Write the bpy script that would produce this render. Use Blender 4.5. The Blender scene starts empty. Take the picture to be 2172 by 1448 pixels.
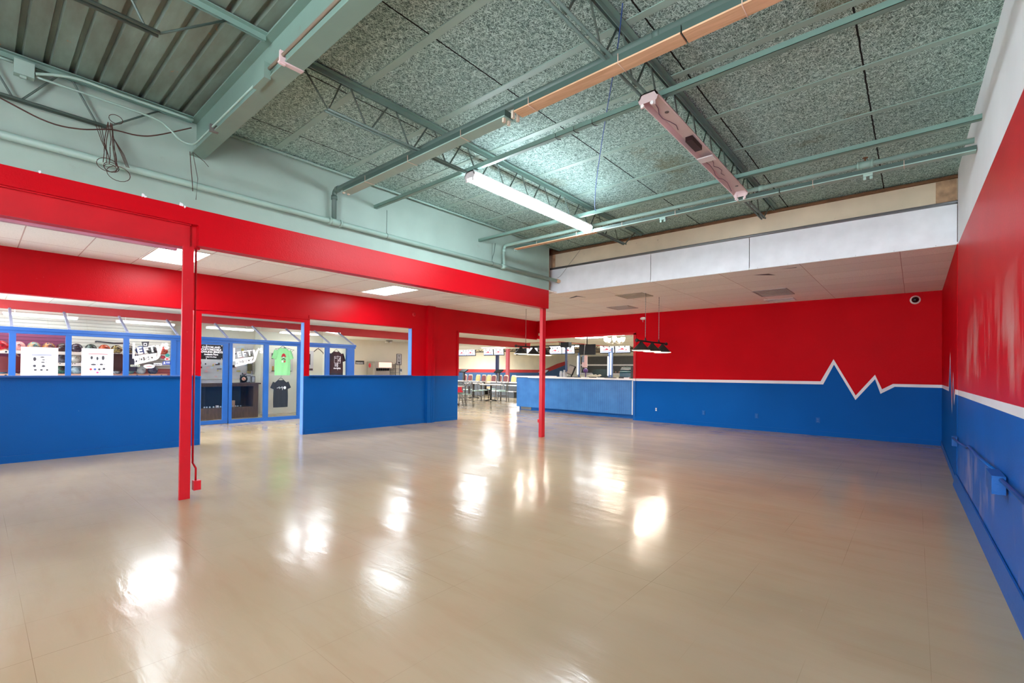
import bpy, bmesh, math, random
from mathutils import Vector, Matrix
random.seed(7)
PI = math.pi
sc = bpy.context.scene
COL = sc.collection

# ------------------------------------------------------------------ camera
W, H = 2172, 1448
cam_d = bpy.data.cameras.new('camera')
cam = bpy.data.objects.new('camera', cam_d)
COL.objects.link(cam)
sc.camera = cam
F_PX = 988.28
cam_d.sensor_fit = 'HORIZONTAL'
cam_d.sensor_width = 36.0
cam_d.lens = F_PX / W * 36.0
cam_d.shift_x = 0.0
cam_d.shift_y = (777.64 - 724.0) / W
cam_d.clip_start = 0.05
cam_d.clip_end = 200
yaw, roll, pitch = 0.713160382, 0.0107912921, 0.00839034534
Y_ = Vector((math.sin(yaw), 0, math.cos(yaw)))
X_ = Vector((math.cos(yaw), 0, -math.sin(yaw)))
Z_ = Vector((0, -1, 0))
M0 = Matrix((X_, Y_, Z_)).transposed()
Rp = Matrix(((1, 0, 0), (0, math.cos(pitch), math.sin(pitch)), (0, -math.sin(pitch), math.cos(pitch))))
Rr = Matrix(((math.cos(roll), -math.sin(roll), 0), (math.sin(roll), math.cos(roll), 0), (0, 0, 1)))
MM = Rr @ Rp @ M0
right, down, fwd = Vector(MM[0]), Vector(MM[1]), Vector(MM[2])
R3 = Matrix((right, -down, -fwd)).transposed()
cam.matrix_world = Matrix.Translation((0, 0, 1.38)) @ R3.to_4x4()  # scene and camera height scaled up together about the floor below the camera

# ------------------------------------------------------------------ world + exposure
world = bpy.data.worlds.new('world')
sc.world = world
world.use_nodes = True
bg = world.node_tree.nodes['Background']
bg.inputs[0].default_value = (0.86, 0.94, 1.0, 1)
WORLD = 8.5
bg.inputs[1].default_value = WORLD
sc.view_settings.view_transform = 'Standard'
sc.view_settings.look = 'None'
sc.view_settings.exposure = 1.2
sc.view_settings.gamma = 1.0
sc.view_settings.use_curve_mapping = False
# strengths of the lamps (used by the lamp builders below)
E_TUBE, E_TROFFER, E_HALL, E_SHOP, E_LANE, E_BULB = 44.0, 11.0, 23.0, 6.0, 24.0, 700.0

# ------------------------------------------------------------------ materials
def lin(c):
    def f(v):
        v /= 255.0
        return v / 12.92 if v <= 0.04045 else ((v + 0.055) / 1.055) ** 2.4
    return (f(c[0]), f(c[1]), f(c[2]), 1.0)

MATS = {}
class N:
    def __init__(s, m):
        s.m = m; m.use_nodes = True; s.t = m.node_tree
        s.b = s.t.nodes['Principled BSDF']; s.o = s.t.nodes['Material Output']
    def n(s, ty, **k):
        nd = s.t.nodes.new(ty)
        for a, v in k.items():
            if a in nd.inputs.keys(): nd.inputs[a].default_value = v
            else: setattr(nd, a, v)
        return nd
    def l(s, a, b): s.t.links.new(a, b)
    def math(s, op, a, b=None, clamp=False):
        nd = s.n('ShaderNodeMath', operation=op); nd.use_clamp = clamp
        for i, v in enumerate((a, b)):
            if v is None: continue
            if isinstance(v, (int, float)): nd.inputs[i].default_value = v
            else: s.l(v, nd.inputs[i])
        return nd.outputs[0]
    def ramp(s, v, stops):
        nd = s.n('ShaderNodeValToRGB'); e = nd.color_ramp.elements
        while len(e) < len(stops): e.new(0.5)
        for i, (p, c) in enumerate(stops):
            e[i].position = p; e[i].color = c if len(c) == 4 else (*c, 1)
        s.l(v, nd.inputs[0]); return nd.outputs[0]
    def mix(s, f, a, b, blend='MIX'):
        nd = s.n('ShaderNodeMix', data_type='RGBA', blend_type=blend)
        for sock, v in ((nd.inputs[0], f), (nd.inputs[6], a), (nd.inputs[7], b)):
            if isinstance(v, (int, float, tuple)): sock.default_value = v
            else: s.l(v, sock)
        return nd.outputs[2]
    def coord(s, scale=(1, 1, 1), rot=(0, 0, 0), out='Object'):
        tc = s.n('ShaderNodeTexCoord'); mp = s.n('ShaderNodeMapping')
        mp.inputs['Scale'].default_value = scale; mp.inputs['Rotation'].default_value = rot
        s.l(tc.outputs[out], mp.inputs[0]); return mp.outputs[0]
    def noise(s, vec, scale=5, detail=3, rough=0.5, dist=0):
        nd = s.n('ShaderNodeTexNoise'); s.l(vec, nd.inputs['Vector'])
        nd.inputs['Scale'].default_value = scale; nd.inputs['Detail'].default_value = detail
        nd.inputs['Roughness'].default_value = rough; nd.inputs['Distortion'].default_value = dist
        return nd.outputs[0]
    def bump(s, h, strength=0.2, dist=0.01, prev=None):
        nd = s.n('ShaderNodeBump'); nd.inputs['Strength'].default_value = strength
        nd.inputs['Distance'].default_value = dist; s.l(h, nd.inputs['Height'])
        if prev: s.l(prev, nd.inputs['Normal'])
        return nd.outputs[0]

def mat(name, col, rough=0.5, metal=0.0, var=0.06, nscale=4.0, bump=0.0, bscale=60, spec=0.5, emit=None, es=0.0):
    if name in MATS: return MATS[name]
    m = bpy.data.materials.new(name); MATS[name] = m; k = N(m)
    c = lin(col)
    k.b.inputs['Roughness'].default_value = rough
    k.b.inputs['Metallic'].default_value = metal
    k.b.inputs['Specular IOR Level'].default_value = spec
    v = k.coord()
    nz = k.noise(v, nscale, 4)
    lo = tuple(max(0, x * (1 - var)) for x in c[:3]) + (1,); hi = tuple(min(1, x * (1 + var)) for x in c[:3]) + (1,)
    k.l(k.ramp(nz, [(0.3, lo), (0.7, hi)]), k.b.inputs['Base Color'])
    if bump: k.l(k.bump(k.noise(v, bscale, 2), bump, 0.01), k.b.inputs['Normal'])
    if emit:
        k.b.inputs['Emission Color'].default_value = lin(emit); k.b.inputs['Emission Strength'].default_value = es
    m.diffuse_color = c
    return m

def wall_paint(name, col, rough=0.34, var=0.05, bump=0.35, scuff=0.0, spec=0.18):
    if name in MATS: return MATS[name]
    m = bpy.data.materials.new(name); MATS[name] = m; k = N(m); c = lin(col)
    v = k.coord()
    lo = tuple(x * (1 - var) for x in c[:3]) + (1,); hi = tuple(min(1, x * (1 + var)) for x in c[:3]) + (1,)
    base = k.ramp(k.noise(v, 1.3, 4), [(0.3, lo), (0.7, hi)])
    if scuff:
        sp = k.ramp(k.noise(v, 38, 2), [(0.78, (0, 0, 0)), (0.80, (1, 1, 1))])
        base = k.mix(k.math('MULTIPLY', sp, scuff), base, lin((205, 205, 210)))
    k.l(base, k.b.inputs['Base Color'])
    k.b.inputs['Roughness'].default_value = rough; k.b.inputs['Specular IOR Level'].default_value = spec
    h = k.math('ADD', k.noise(v, 75, 2), k.math('MULTIPLY', k.noise(v, 22, 2), 0.6))
    k.l(k.bump(h, bump, 0.004), k.b.inputs['Normal'])
    m.diffuse_color = c
    return m

RED = wall_paint('red_paint', (198, 6, 24), scuff=0.25)
BLUE = wall_paint('blue_paint', (10, 86, 160), scuff=0.45)
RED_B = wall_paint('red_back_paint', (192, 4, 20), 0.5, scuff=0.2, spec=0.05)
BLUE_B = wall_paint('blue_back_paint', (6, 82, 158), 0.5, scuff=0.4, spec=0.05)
WHITE = wall_paint('white_paint', (240, 242, 244), rough=0.55, bump=0.2)
STRIPE = wall_paint('stripe_paint', (226, 222, 226), rough=0.5, bump=0.2)
CREAM = wall_paint('cream_paint', (232, 228, 210), rough=0.6, bump=0.1)
HAZYRED = wall_paint('hazy_red_paint', (196, 70, 72), rough=0.5, bump=0.1)  # the wall red made paler, with bright haze put into its colour

def peeled(name, col, stain, rough=0.4):
    """right wall: paint with washed-out vertical damp streaks in its lower part"""
    m = bpy.data.materials.new(name); MATS[name] = m; k = N(m); c = lin(col)
    tc = k.n('ShaderNodeTexCoord'); sep = k.n('ShaderNodeSeparateXYZ'); k.l(tc.outputs['Object'], sep.inputs[0])
    z, y = sep.outputs[2], sep.outputs[1]
    v = k.coord((1, 1, 0.42))
    streak = k.noise(v, 2.0, 5, 0.6)
    fine = k.noise(k.coord((1, 1, 0.07)), 14, 3, 0.6)
    s = k.math('ADD', k.math('MULTIPLY', streak, 0.84), k.math('MULTIPLY', fine, 0.16))
    if 'red' in name:
        fall = k.ramp(z, [(0.0, (0, 0, 0)), (1.0, (1, 1, 1))])
        zz = k.math('MULTIPLY', k.math('SUBTRACT', 2.15, z), 2.2, True)
        low = k.math('MULTIPLY', k.math('SUBTRACT', z, 1.22), 6.0, True)
        nearness = k.math('MULTIPLY', k.math('SUBTRACT', 7.6, y), 1.2, True)
    else:
        zz = k.math('MULTIPLY', k.math('SUBTRACT', 0.85, z), 2.2, True)
        low = k.math('MULTIPLY', k.math('SUBTRACT', z, 0.02), 8.0, True)
        nearness = k.math('MULTIPLY', k.math('SUBTRACT', 7.9, y), 1.2, True)
    mask = k.math('MULTIPLY', k.ramp(s, [(0.50, (0, 0, 0)), (0.62, (1, 1, 1))]), k.math('MULTIPLY', k.math('MULTIPLY', zz, low), nearness))
    base = k.ramp(k.noise(k.coord(), 1.5, 4), [(0.3, tuple(x * .93 for x in c[:3])), (0.7, tuple(min(1, x * 1.07) for x in c[:3]))])
    k.l(k.mix(k.math('MULTIPLY', mask, 0.62), base, lin(stain)), k.b.inputs['Base Color'])
    k.b.inputs['Roughness'].default_value = rough; k.b.inputs['Specular IOR Level'].default_value = 0.22
    k.l(k.bump(k.noise(k.coord(), 70, 2), 0.35, 0.004), k.b.inputs['Normal'])
    m.diffuse_color = c
    return m
RED_P = peeled('red_paint_damp', (204, 16, 34), (205, 170, 165))
BLUE_P = peeled('blue_paint_damp', (8, 92, 176), (185, 165, 170))

def teal_mat(name, col, rust=0.3, rough=0.5, bump=0.1):
    if name in MATS: return MATS[name]
    m = bpy.data.materials.new(name); MATS[name] = m; k = N(m); c = lin(col); v = k.coord()
    base = k.ramp(k.noise(v, 2.0, 5), [(0.3, tuple(x * .9 for x in c[:3])), (0.7, tuple(x * 1.08 for x in c[:3]))])
    r = k.ramp(k.noise(v, 7, 5, 0.65), [(0.66, (0, 0, 0)), (0.74, (1, 1, 1))])
    k.l(k.mix(k.math('MULTIPLY', r, rust), base, lin((120, 88, 62))), k.b.inputs['Base Color'])
    k.b.inputs['Roughness'].default_value = rough
    k.l(k.bump(k.noise(v, 40, 3), bump, 0.005), k.b.inputs['Normal'])
    m.diffuse_color = c
    return m
TEAL_W = teal_mat('teal_wall_paint', (152, 176, 164), 0.12, 0.55)
TEAL = teal_mat('teal_steel_paint', (112, 144, 133), 0.35)
TEAL_D = teal_mat('teal_dark_paint', (84, 106, 98), 0.3)
TEAL_L = teal_mat('teal_pale_paint', (146, 174, 163), 0.2)
GIRD = teal_mat('girder_paint', (116, 144, 132), 0.3, 0.4)

def deck_mat():
    m = bpy.data.materials.new('painted_metal_deck'); MATS['deck'] = m; k = N(m); v = k.coord((0.4, 1.6, 1))
    base = k.ramp(k.noise(v, 3.0, 6, 0.6), [(0.25, lin((92, 98, 86))), (0.6, lin((118, 138, 126))), (0.8, lin((134, 158, 150)))])
    w = k.noise(k.coord(), 5.5, 5, 0.6)
    r = k.ramp(w, [(0.70, (0, 0, 0)), (0.735, (1, 1, 1))])
    k.l(k.mix(r, base, lin((168, 116, 70))), k.b.inputs['Base Color'])
    k.b.inputs['Roughness'].default_value = 0.45
    k.l(k.bump(k.noise(v, 9, 4), 0.25, 0.01), k.b.inputs['Normal'])
    return m
CHAN = teal_mat('channel_paint', (62, 84, 77), 0.2)
TEAL_P = teal_mat('teal_pipe_paint', (148, 178, 166), 0.25)
DECK = deck_mat()

def tectum():
    m = bpy.data.materials.new('wood_fibre_board'); k = N(m)
    hs = []
    for i, a in enumerate((0.3, 1.25, 2.2, 2.9)):
        v = k.coord((1, 1, 1), (0, 0, a))
        mp = k.n('ShaderNodeMapping'); mp.inputs['Scale'].default_value = (1, 0.13, 1); k.l(v, mp.inputs[0])
        hs.append(k.noise(mp.outputs[0], 165 + 14 * i, 1, 0.4, 0.9))
    mx = k.math('MAXIMUM', k.math('MAXIMUM', hs[0], hs[1]), k.math('MAXIMUM', hs[2], hs[3]))
    col = k.ramp(mx, [(0.51, lin((64, 84, 79))), (0.585, lin((126, 158, 149))), (0.70, lin((204, 232, 223)))])
    st = k.noise(k.coord(), 1.1, 5, 0.6)
    st2 = k.ramp(st, [(0.64, (0, 0, 0)), (0.74, (1, 1, 1))])
    col = k.mix(k.math('MULTIPLY', st2, 0.55), col, lin((112, 104, 62)), 'MIX')
    tc = k.n('ShaderNodeTexCoord'); sep = k.n('ShaderNodeSeparateXYZ'); k.l(tc.outputs['Object'], sep.inputs[0])
    x = k.math('ADD', sep.outputs[0], k.math('MULTIPLY', k.math('SUBTRACT', k.noise(k.coord(), 14, 2), 0.5), 0.012))
    d = None
    for x0 in (-0.335, -1.50, -2.845, -4.05, -5.2):
        q = k.math('ABSOLUTE', k.math('SUBTRACT', x, x0))
        d = q if d is None else k.math('MINIMUM', d, q)
    line = k.math('LESS_THAN', d, 0.0065)
    k.l(k.mix(line, col, (0.006, 0.008, 0.007, 1)), k.b.inputs['Base Color'])
    k.b.inputs['Roughness'].default_value = 0.85
    k.b.inputs['Specular IOR Level'].default_value = 0.2
    k.l(k.bump(k.math('SUBTRACT', mx, k.math('MULTIPLY', line, 2.0)), 0.9, 0.006), k.b.inputs['Normal'])
    return m
TECTUM = tectum()

def tiles(name, col, ox, sx, oy, sy, line, lw=0.006):
    m = bpy.data.materials.new(name); k = N(m); c = lin(col)
    tc = k.n('ShaderNodeTexCoord'); sep = k.n('ShaderNodeSeparateXYZ'); k.l(tc.outputs['Object'], sep.inputs[0])
    def g(v, o, s, w):
        u = k.math('DIVIDE', k.math('SUBTRACT', v, o), s)
        fr = k.math('FRACT', k.math('ADD', u, 50.5))
        return k.math('LESS_THAN', k.math('ABSOLUTE', k.math('SUBTRACT', fr, 0.5)), w / s)
    ln = k.math('MAXIMUM', g(sep.outputs[0], ox, sx, lw), g(sep.outputs[1], oy, sy, lw))
    cell = k.n('ShaderNodeTexWhiteNoise', noise_dimensions='2D')
    cmb = k.n('ShaderNodeCombineXYZ')
    k.l(k.math('FLOOR', k.math('DIVIDE', k.math('SUBTRACT', sep.outputs[0], ox), sx)), cmb.inputs[0])
    k.l(k.math('FLOOR', k.math('DIVIDE', k.math('SUBTRACT', sep.outputs[1], oy), sy)), cmb.inputs[1])
    k.l(cmb.outputs[0], cell.inputs['Vector'])
    b = k.ramp(cell.outputs[0], [(0.0, tuple(x * .90 for x in c[:3])), (1.0, tuple(min(1, x * 1.03) for x in c[:3]))])
    sp = k.noise(k.coord(), 90, 3)
    b = k.mix(k.ramp(sp, [(0.35, (1, 1, 1)), (0.5, (0, 0, 0))]), b, tuple(x * .85 for x in c[:3]) + (1,))
    k.l(k.mix(ln, b, lin(line)), k.b.inputs['Base Color'])
    k.b.inputs['Roughness'].default_value = 0.8
    k.l(k.bump(sp, 0.15, 0.004), k.b.inputs['Normal'])
    m.diffuse_color = c
    return m
TILE_L = tiles('ceiling_tile_lobby', (240, 236, 232), -7.81, 1.22, 0.39, 0.63, (188, 160, 156))
TILE_R = tiles('ceiling_tile_soffit', (244, 236, 230), -0.16, 1.175, 8.05, 0.61, (186, 150, 144), 0.004)
TILE_H = tiles('ceiling_tile_hall', (238, 236, 228), -10.2, 1.22, 0.4, 0.61, (206, 198, 182))
TILE_G = tiles('ceiling_tile_lanes', (150, 150, 150), -10.2, 1.22, 0.4, 1.22, (120, 120, 120))

def floor_mat():
    m = bpy.data.materials.new('waxed_floor'); k = N(m)
    v = k.coord()
    big = k.noise(v, 0.35, 4, 0.55)
    col = k.ramp(big, [(0.30, lin((150, 133, 107))), (0.5, lin((168, 150, 121))), (0.72, lin((176, 158, 130)))])
    str_ = k.noise(k.coord((0.6, 3.2, 1), (0, 0, 0.06)), 2.0, 5, 0.6)
    col = k.mix(k.ramp(str_, [(0.48, (0, 0, 0)), (0.75, (0.4, 0.4, 0.4))]), col, lin((160, 134, 102)))
    tc = k.n('ShaderNodeTexCoord'); sep = k.n('ShaderNodeSeparateXYZ'); k.l(tc.outputs['Object'], sep.inputs[0])
    def g(vv, o, s, w):
        fr = k.math('FRACT', k.math('ADD', k.math('DIVIDE', k.math('SUBTRACT', vv, o), s), 50.5))
        return k.math('LESS_THAN', k.math('ABSOLUTE', k.math('SUBTRACT', fr, 0.5)), w / s)
    ln = k.math('MAXIMUM', g(sep.outputs[0], 0.06, 0.457, 0.0016), g(sep.outputs[1], 0.2, 0.914, 0.0014))
    msk = k.ramp(k.noise(v, 0.8, 3), [(0.42, (0, 0, 0)), (0.62, (1, 1, 1))])
    col = k.mix(k.math('MULTIPLY', k.math('MULTIPLY', ln, msk), 0.55), col, lin((118, 98, 70)))
    spk = k.ramp(k.noise(v, 9, 5, 0.7), [(0.745, (0, 0, 0)), (0.76, (1, 1, 1))])
    col = k.mix(k.math('MULTIPLY', spk, 0.5), col, lin((122, 112, 104)))
    scr = k.ramp(k.noise(k.coord((7, 0.5, 1), (0, 0, 0.8)), 4, 3, 0.6), [(0.755, (0, 0, 0)), (0.765, (1, 1, 1))])
    col = k.mix(k.math('MULTIPLY', scr, 0.35), col, lin((205, 192, 168)))
    k.l(col, k.b.inputs['Base Color'])
    rg = k.ramp(k.noise(k.coord((1, 2.2, 1)), 1.1, 4), [(0.3, (0.13, 0.13, 0.13)), (0.7, (0.24, 0.24, 0.24))])
    k.l(rg, k.b.inputs['Roughness'])
    k.b.inputs['Specular IOR Level'].default_value = 0.26
    w = k.noise(k.coord((0.55, 2.6, 1), (0, 0, 0.12)), 1.4, 2, 0.5, 0.4)
    w2 = k.noise(v, 26, 2, 0.5)
    b1 = k.bump(w, 0.15, 0.03)
    w3 = k.noise(k.coord((1, 3.6, 1), (0, 0, -0.1)), 4.5, 3, 0.6, 0.6)
    b1 = k.bump(w3, 0.05, 0.02, b1)
    b2 = k.bump(k.math('SUBTRACT', w2, k.math('MULTIPLY', ln, 0.6)), 0.05, 0.004, b1)
    k.l(b2, k.b.inputs['Normal'])
    return m
FLOOR = floor_mat()

def bead_mat():
    m = bpy.data.materials.new('blue_beadboard'); k = N(m)
    tc = k.n('ShaderNodeTexCoord'); sep = k.n('ShaderNodeSeparateXYZ'); k.l(tc.outputs['Object'], sep.inputs[0])
    u = k.math('FRACT', k.math('MULTIPLY', sep.outputs[0], 14.0))
    gr = k.math('LESS_THAN', u, 0.14)
    base = k.ramp(k.noise(k.coord(), 3, 4), [(0.3, lin((34, 100, 164))), (0.7, lin((52, 120, 184)))])
    k.l(k.mix(k.math('MULTIPLY', gr, 0.5), base, lin((20, 70, 128))), k.b.inputs['Base Color'])
    k.l(k.bump(k.math('SUBTRACT', 1.0, gr), 0.6, 0.01), k.b.inputs['Normal'])
    k.b.inputs['Roughness'].default_value = 0.5
    return m
BEAD = bead_mat()

def slat_mat(name, col):
    m = bpy.data.materials.new(name); k = N(m); c = lin(col)
    tc = k.n('ShaderNodeTexCoord'); sep = k.n('ShaderNodeSeparateXYZ'); k.l(tc.outputs['Object'], sep.inputs[0])
    u = k.math('FRACT', k.math('MULTIPLY', sep.outputs[2], 13.0))
    gr = k.math('LESS_THAN', u, 0.13)
    k.l(k.mix(gr, c, tuple(x * .35 for x in c[:3]) + (1,)), k.b.inputs['Base Color'])
    k.l(k.bump(k.math('SUBTRACT', 1.0, gr), 0.5, 0.01), k.b.inputs['Normal'])
    k.b.inputs['Roughness'].default_value = 0.5
    return m
SLAT_C = slat_mat('cream_slatwall', (206, 200, 188))
SLAT_M = slat_mat('maroon_slatwall', (120, 54, 84))
SLAT_P = slat_mat('pink_slatwall', (186, 92, 92))

def wood_mat(name, a, b, scale=2.0, along=(0.25, 3, 3)):
    m = bpy.data.materials.new(name); k = N(m)
    v = k.coord(along)
    n = k.noise(v, scale * 4, 5, 0.6, 1.2)
    k.l(k.ramp(n, [(0.3, lin(a)), (0.7, lin(b))]), k.b.inputs['Base Color'])
    k.b.inputs['Roughness'].default_value = 0.55
    k.l(k.bump(n, 0.1, 0.004), k.b.inputs['Normal'])
    return m
PLY = wood_mat('plywood', (190, 150, 114), (218, 182, 146))
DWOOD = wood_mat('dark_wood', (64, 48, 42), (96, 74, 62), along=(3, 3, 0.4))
LWOOD = wood_mat('pale_wood', (204, 170, 118), (222, 190, 140))

def ball_mat(name, a, b, rough=0.12):
    m = bpy.data.materials.new(name); k = N(m)
    n = k.noise(k.coord(), 9, 4, 0.6, 1.5)
    k.l(k.ramp(n, [(0.4, lin(a)), (0.62, lin(b))]), k.b.inputs['Base Color'])
    k.b.inputs['Roughness'].default_value = rough
    return m

def thin_glass(name, tint=(1, 1, 1), refl=1.0):
    m = bpy.data.materials.new(name); k = N(m)
    k.t.nodes.remove(k.b)
    tr = k.n('ShaderNodeBsdfTransparent'); tr.inputs[0].default_value = (*tint, 1)
    gl = k.n('ShaderNodeBsdfGlossy'); gl.inputs['Roughness'].default_value = 0.02
    fr = k.n('ShaderNodeFresnel'); fr.inputs[0].default_value = 1.45
    nz = k.noise(k.coord(), 2.0, 2)
    f = k.math('MULTIPLY', k.math('MULTIPLY', fr.outputs[0], refl), k.math('ADD', k.math('MULTIPLY', nz, 0.2), 0.9), True)
    geo = k.n('ShaderNodeNewGeometry'); f = k.math('MULTIPLY', f, k.math('SUBTRACT', 1.0, geo.outputs['Backfacing']))
    mx = k.n('ShaderNodeMixShader'); k.l(f, mx.inputs[0]); k.l(tr.outputs[0], mx.inputs[1]); k.l(gl.outputs[0], mx.inputs[2])
    k.l(mx.outputs[0], k.o.inputs[0])
    return m
GLASS = thin_glass('window_glass', (0.96, 0.98, 0.98))
GLASS_R = thin_glass('roof_glass', (0.93, 0.95, 0.95), 1.2)

def glow(name, col, s):
    m = bpy.data.materials.new(name); k = N(m)
    k.b.inputs['Base Color'].default_value = (0.8, 0.8, 0.8, 1)
    n = k.noise(k.coord(), 1.5, 2)
    k.l(k.ramp(n, [(0.0, tuple(x * .97 for x in lin(col)[:3])), (1.0, lin(col))]), k.b.inputs['Emission Color'])
    k.b.inputs['Emission Strength'].default_value = s
    return m
TUBE = glow('lit_diffuser', (232, 244, 255), E_TUBE)
TROF = glow('lit_troffer', (236, 248, 255), E_TROFFER)
HALLT = glow('lit_hall_troffer', (240, 248, 255), E_HALL)
SHOPT = glow('lit_added_shop_strip', (240, 248, 255), E_SHOP)
LANET = glow('lit_added_lane_panel', (240, 248, 255), E_LANE)
BULB = glow('lit_bulb', (255, 240, 220), E_BULB)
CUPG = glow('lit_frosted_cup', (255, 240, 220), 26.0)
LED = glow('lit_led_bar', (235, 242, 255), 1.3)
SCREEN = glow('lit_screen', (236, 240, 252), 0.9)
SODAG = glow('lit_soda_panel', (255, 170, 140), 0.55)

STEELW = mat('white_enamel', (214, 210, 210), 0.35)
PINKW = mat('aged_enamel', (206, 186, 184), 0.45)
BLACK = mat('black_metal', (20, 20, 20), 0.45)
BLACKP = mat('black_plastic', (13, 13, 15), 0.5, spec=0.3)
GREYM = mat('grey_metal', (120, 118, 114), 0.45, 0.4)
GALV = mat('galvanised_steel', (128, 130, 132), 0.45, 0.5)
BEAMC = teal_mat('cream_steel', (222, 204, 176), 0.45, 0.5)
RUST = mat('rusty_steel', (120, 84, 56), 0.8, var=0.3, nscale=8)
PANELW = mat('white_panel', (232, 234, 238), 0.45)
WHITEP = mat('white_plastic', (232, 230, 226), 0.4)
PAPER = mat('white_paper', (206, 205, 206), 0.7)
PINKPAPER = mat('pink_paper', (212, 194, 196), 0.7)
DARK = mat('dark_print', (50, 50, 56), 0.6)
BPAINT = mat('frame_blue', (30, 88, 158), 0.4)
BPAINT_L = mat('frame_blue_light', (88, 132, 198), 0.4)
BARG = mat('glazing_bar_grey', (150, 158, 190), 0.4)
REDP = mat('post_red', (200, 18, 34), 0.35)
REDB = mat('box_red', (206, 26, 40), 0.4)
LAM = mat('laminate_top', (220, 202, 190), 0.4)
LAMW = mat('laminate_edge', (232, 228, 226), 0.4)
WIREB = mat('rusty_wire', (70, 46, 38), 0.7)
WIREBLUE = mat('blue_wire', (50, 90, 160), 0.5)
WIREW = mat('white_wire', (210, 214, 214), 0.5)
MINT = mat('mint_vinyl', (160, 184, 172), 0.5)
GREYF = mat('grey_frame', (86, 78, 72), 0.45, 0.2)
SHADE = mat('lamp_shade_black', (28, 28, 26), 0.5)
SHADEIN = mat('lamp_shade_white', (240, 236, 226), 0.5)
TSG = mat('green_cotton', (150, 222, 150), 0.85, bump=0.2, bscale=200)
TSB = mat('black_cotton', (38, 40, 44), 0.85, bump=0.2, bscale=200)
TSB2 = mat('charcoal_cotton', (44, 38, 42), 0.85, bump=0.2, bscale=200)
PRW = mat('white_print', (236, 236, 236), 0.6)
PRR = mat('red_print', (190, 30, 44), 0.6)
PRB = mat('blue_print', (40, 66, 150), 0.6)

# ------------------------------------------------------------------ mesh helpers
class MB:
    def __init__(s): s.bm = bmesh.new(); s.mi = 0
    def face(s, pts, mi=None):
        f = s.bm.faces.new([s.bm.verts.new(p) for p in pts]); f.material_index = s.mi if mi is None else mi; return f
    def box(s, x0, x1, y0, y1, z0, z1, mi=None, M=None):
        c = [Vector((x, y, z)) for x in (x0, x1) for y in (y0, y1) for z in (z0, z1)]
        if M: c = [M @ p for p in c]
        v = [s.bm.verts.new(p) for p in c]
        for q in ((0, 1, 3, 2), (4, 6, 7, 5), (0, 4, 5, 1), (2, 3, 7, 6), (0, 2, 6, 4), (1, 5, 7, 3)):
            f = s.bm.faces.new([v[i] for i in q]); f.material_index = s.mi if mi is None else mi
        return s
    def tube(s, pts, r, seg=8, cap=True, mi=None):
        pts = [Vector(p) for p in pts]; rings = []
        up = Vector((0, 0, 1))
        for i, p in enumerate(pts):
            d = (pts[min(i + 1, len(pts) - 1)] - pts[max(i - 1, 0)]).normalized()
            a = d.cross(up)
            if a.length < 0.05: a = d.cross(Vector((0, 1, 0)))
            a.normalize(); b = d.cross(a)
            rr = r[i] if isinstance(r, (list, tuple)) else r
            rings.append([s.bm.verts.new(p + (a * math.cos(2 * PI * k / seg) + b * math.sin(2 * PI * k / seg)) * rr) for k in range(seg)])
        m = s.mi if mi is None else mi
        for q, w in zip(rings, rings[1:]):
            for k in range(seg):
                f = s.bm.faces.new([q[k], q[(k + 1) % seg], w[(k + 1) % seg], w[k]]); f.smooth = True; f.material_index = m
        if cap:
            for q in (rings[0], rings[-1]):
                f = s.bm.faces.new(q); f.material_index = m
        return s
    def lathe(s, prof, c=(0, 0, 0), seg=24, M=None, mi=None):
        rings = []
        c = Vector(c)
        for r, z in prof:
            if r < 1e-5:
                p = Vector((0, 0, z)); p = (M @ p if M else p) + c
                rings.append([s.bm.verts.new(p)])
            else:
                g = []
                for k in range(seg):
                    p = Vector((r * math.cos(2 * PI * k / seg), r * math.sin(2 * PI * k / seg), z)); p = (M @ p if M else p) + c
                    g.append(s.bm.verts.new(p))
                rings.append(g)
        m = s.mi if mi is None else mi
        for q, w in zip(rings, rings[1:]):
            for k in range(seg):
                if len(q) == 1 and len(w) == 1: continue
                if len(q) == 1: vs = [q[0], w[(k + 1) % seg], w[k]]
                elif len(w) == 1: vs = [q[k], q[(k + 1) % seg], w[0]]
                else: vs = [q[k], q[(k + 1) % seg], w[(k + 1) % seg], w[k]]
                f = s.bm.faces.new(vs); f.smooth = True; f.material_index = m
        return s
    def sphere(s, c, r, seg=20, sc3=(1, 1, 1), mi=None):
        pr = [(r * math.sin(PI * i / 12) * 1.0, -r * math.cos(PI * i / 12)) for i in range(13)]
        pr[0] = (0, -r); pr[-1] = (0, r)
        return s.lathe(pr, c, seg, Matrix.Diagonal(Vector(sc3)).to_3x3(), mi)
    def prism(s, poly, fn, d0, d1, mi=None):
        """poly: 2D points, fn(u,v,d) -> 3D; closed solid between depths d0 and d1"""
        a = [s.bm.verts.new(fn(u, v, d0)) for u, v in poly]; b = [s.bm.verts.new(fn(u, v, d1)) for u, v in poly]
        m = s.mi if mi is None else mi
        fs = [s.bm.faces.new(a), s.bm.faces.new(b[::-1])]
        n = len(poly)
        for i in range(n): fs.append(s.bm.faces.new([a[i], b[i], b[(i + 1) % n], a[(i + 1) % n]]))
        for f in fs: f.material_index = m
        return s
    def grid(s, fn, nu, nv, closed_u=False, mi=None):
        g = [[s.bm.verts.new(fn(i / (nu if closed_u else nu - 1), j / (nv - 1))) for i in range(nu)] for j in range(nv)]
        m = s.mi if mi is None else mi
        for j in range(nv - 1):
            for i in range(nu if closed_u else nu - 1):
                f = s.bm.faces.new([g[j][i], g[j][(i + 1) % nu], g[j + 1][(i + 1) % nu], g[j + 1][i]]); f.smooth = True; f.material_index = m
        return g

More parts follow.
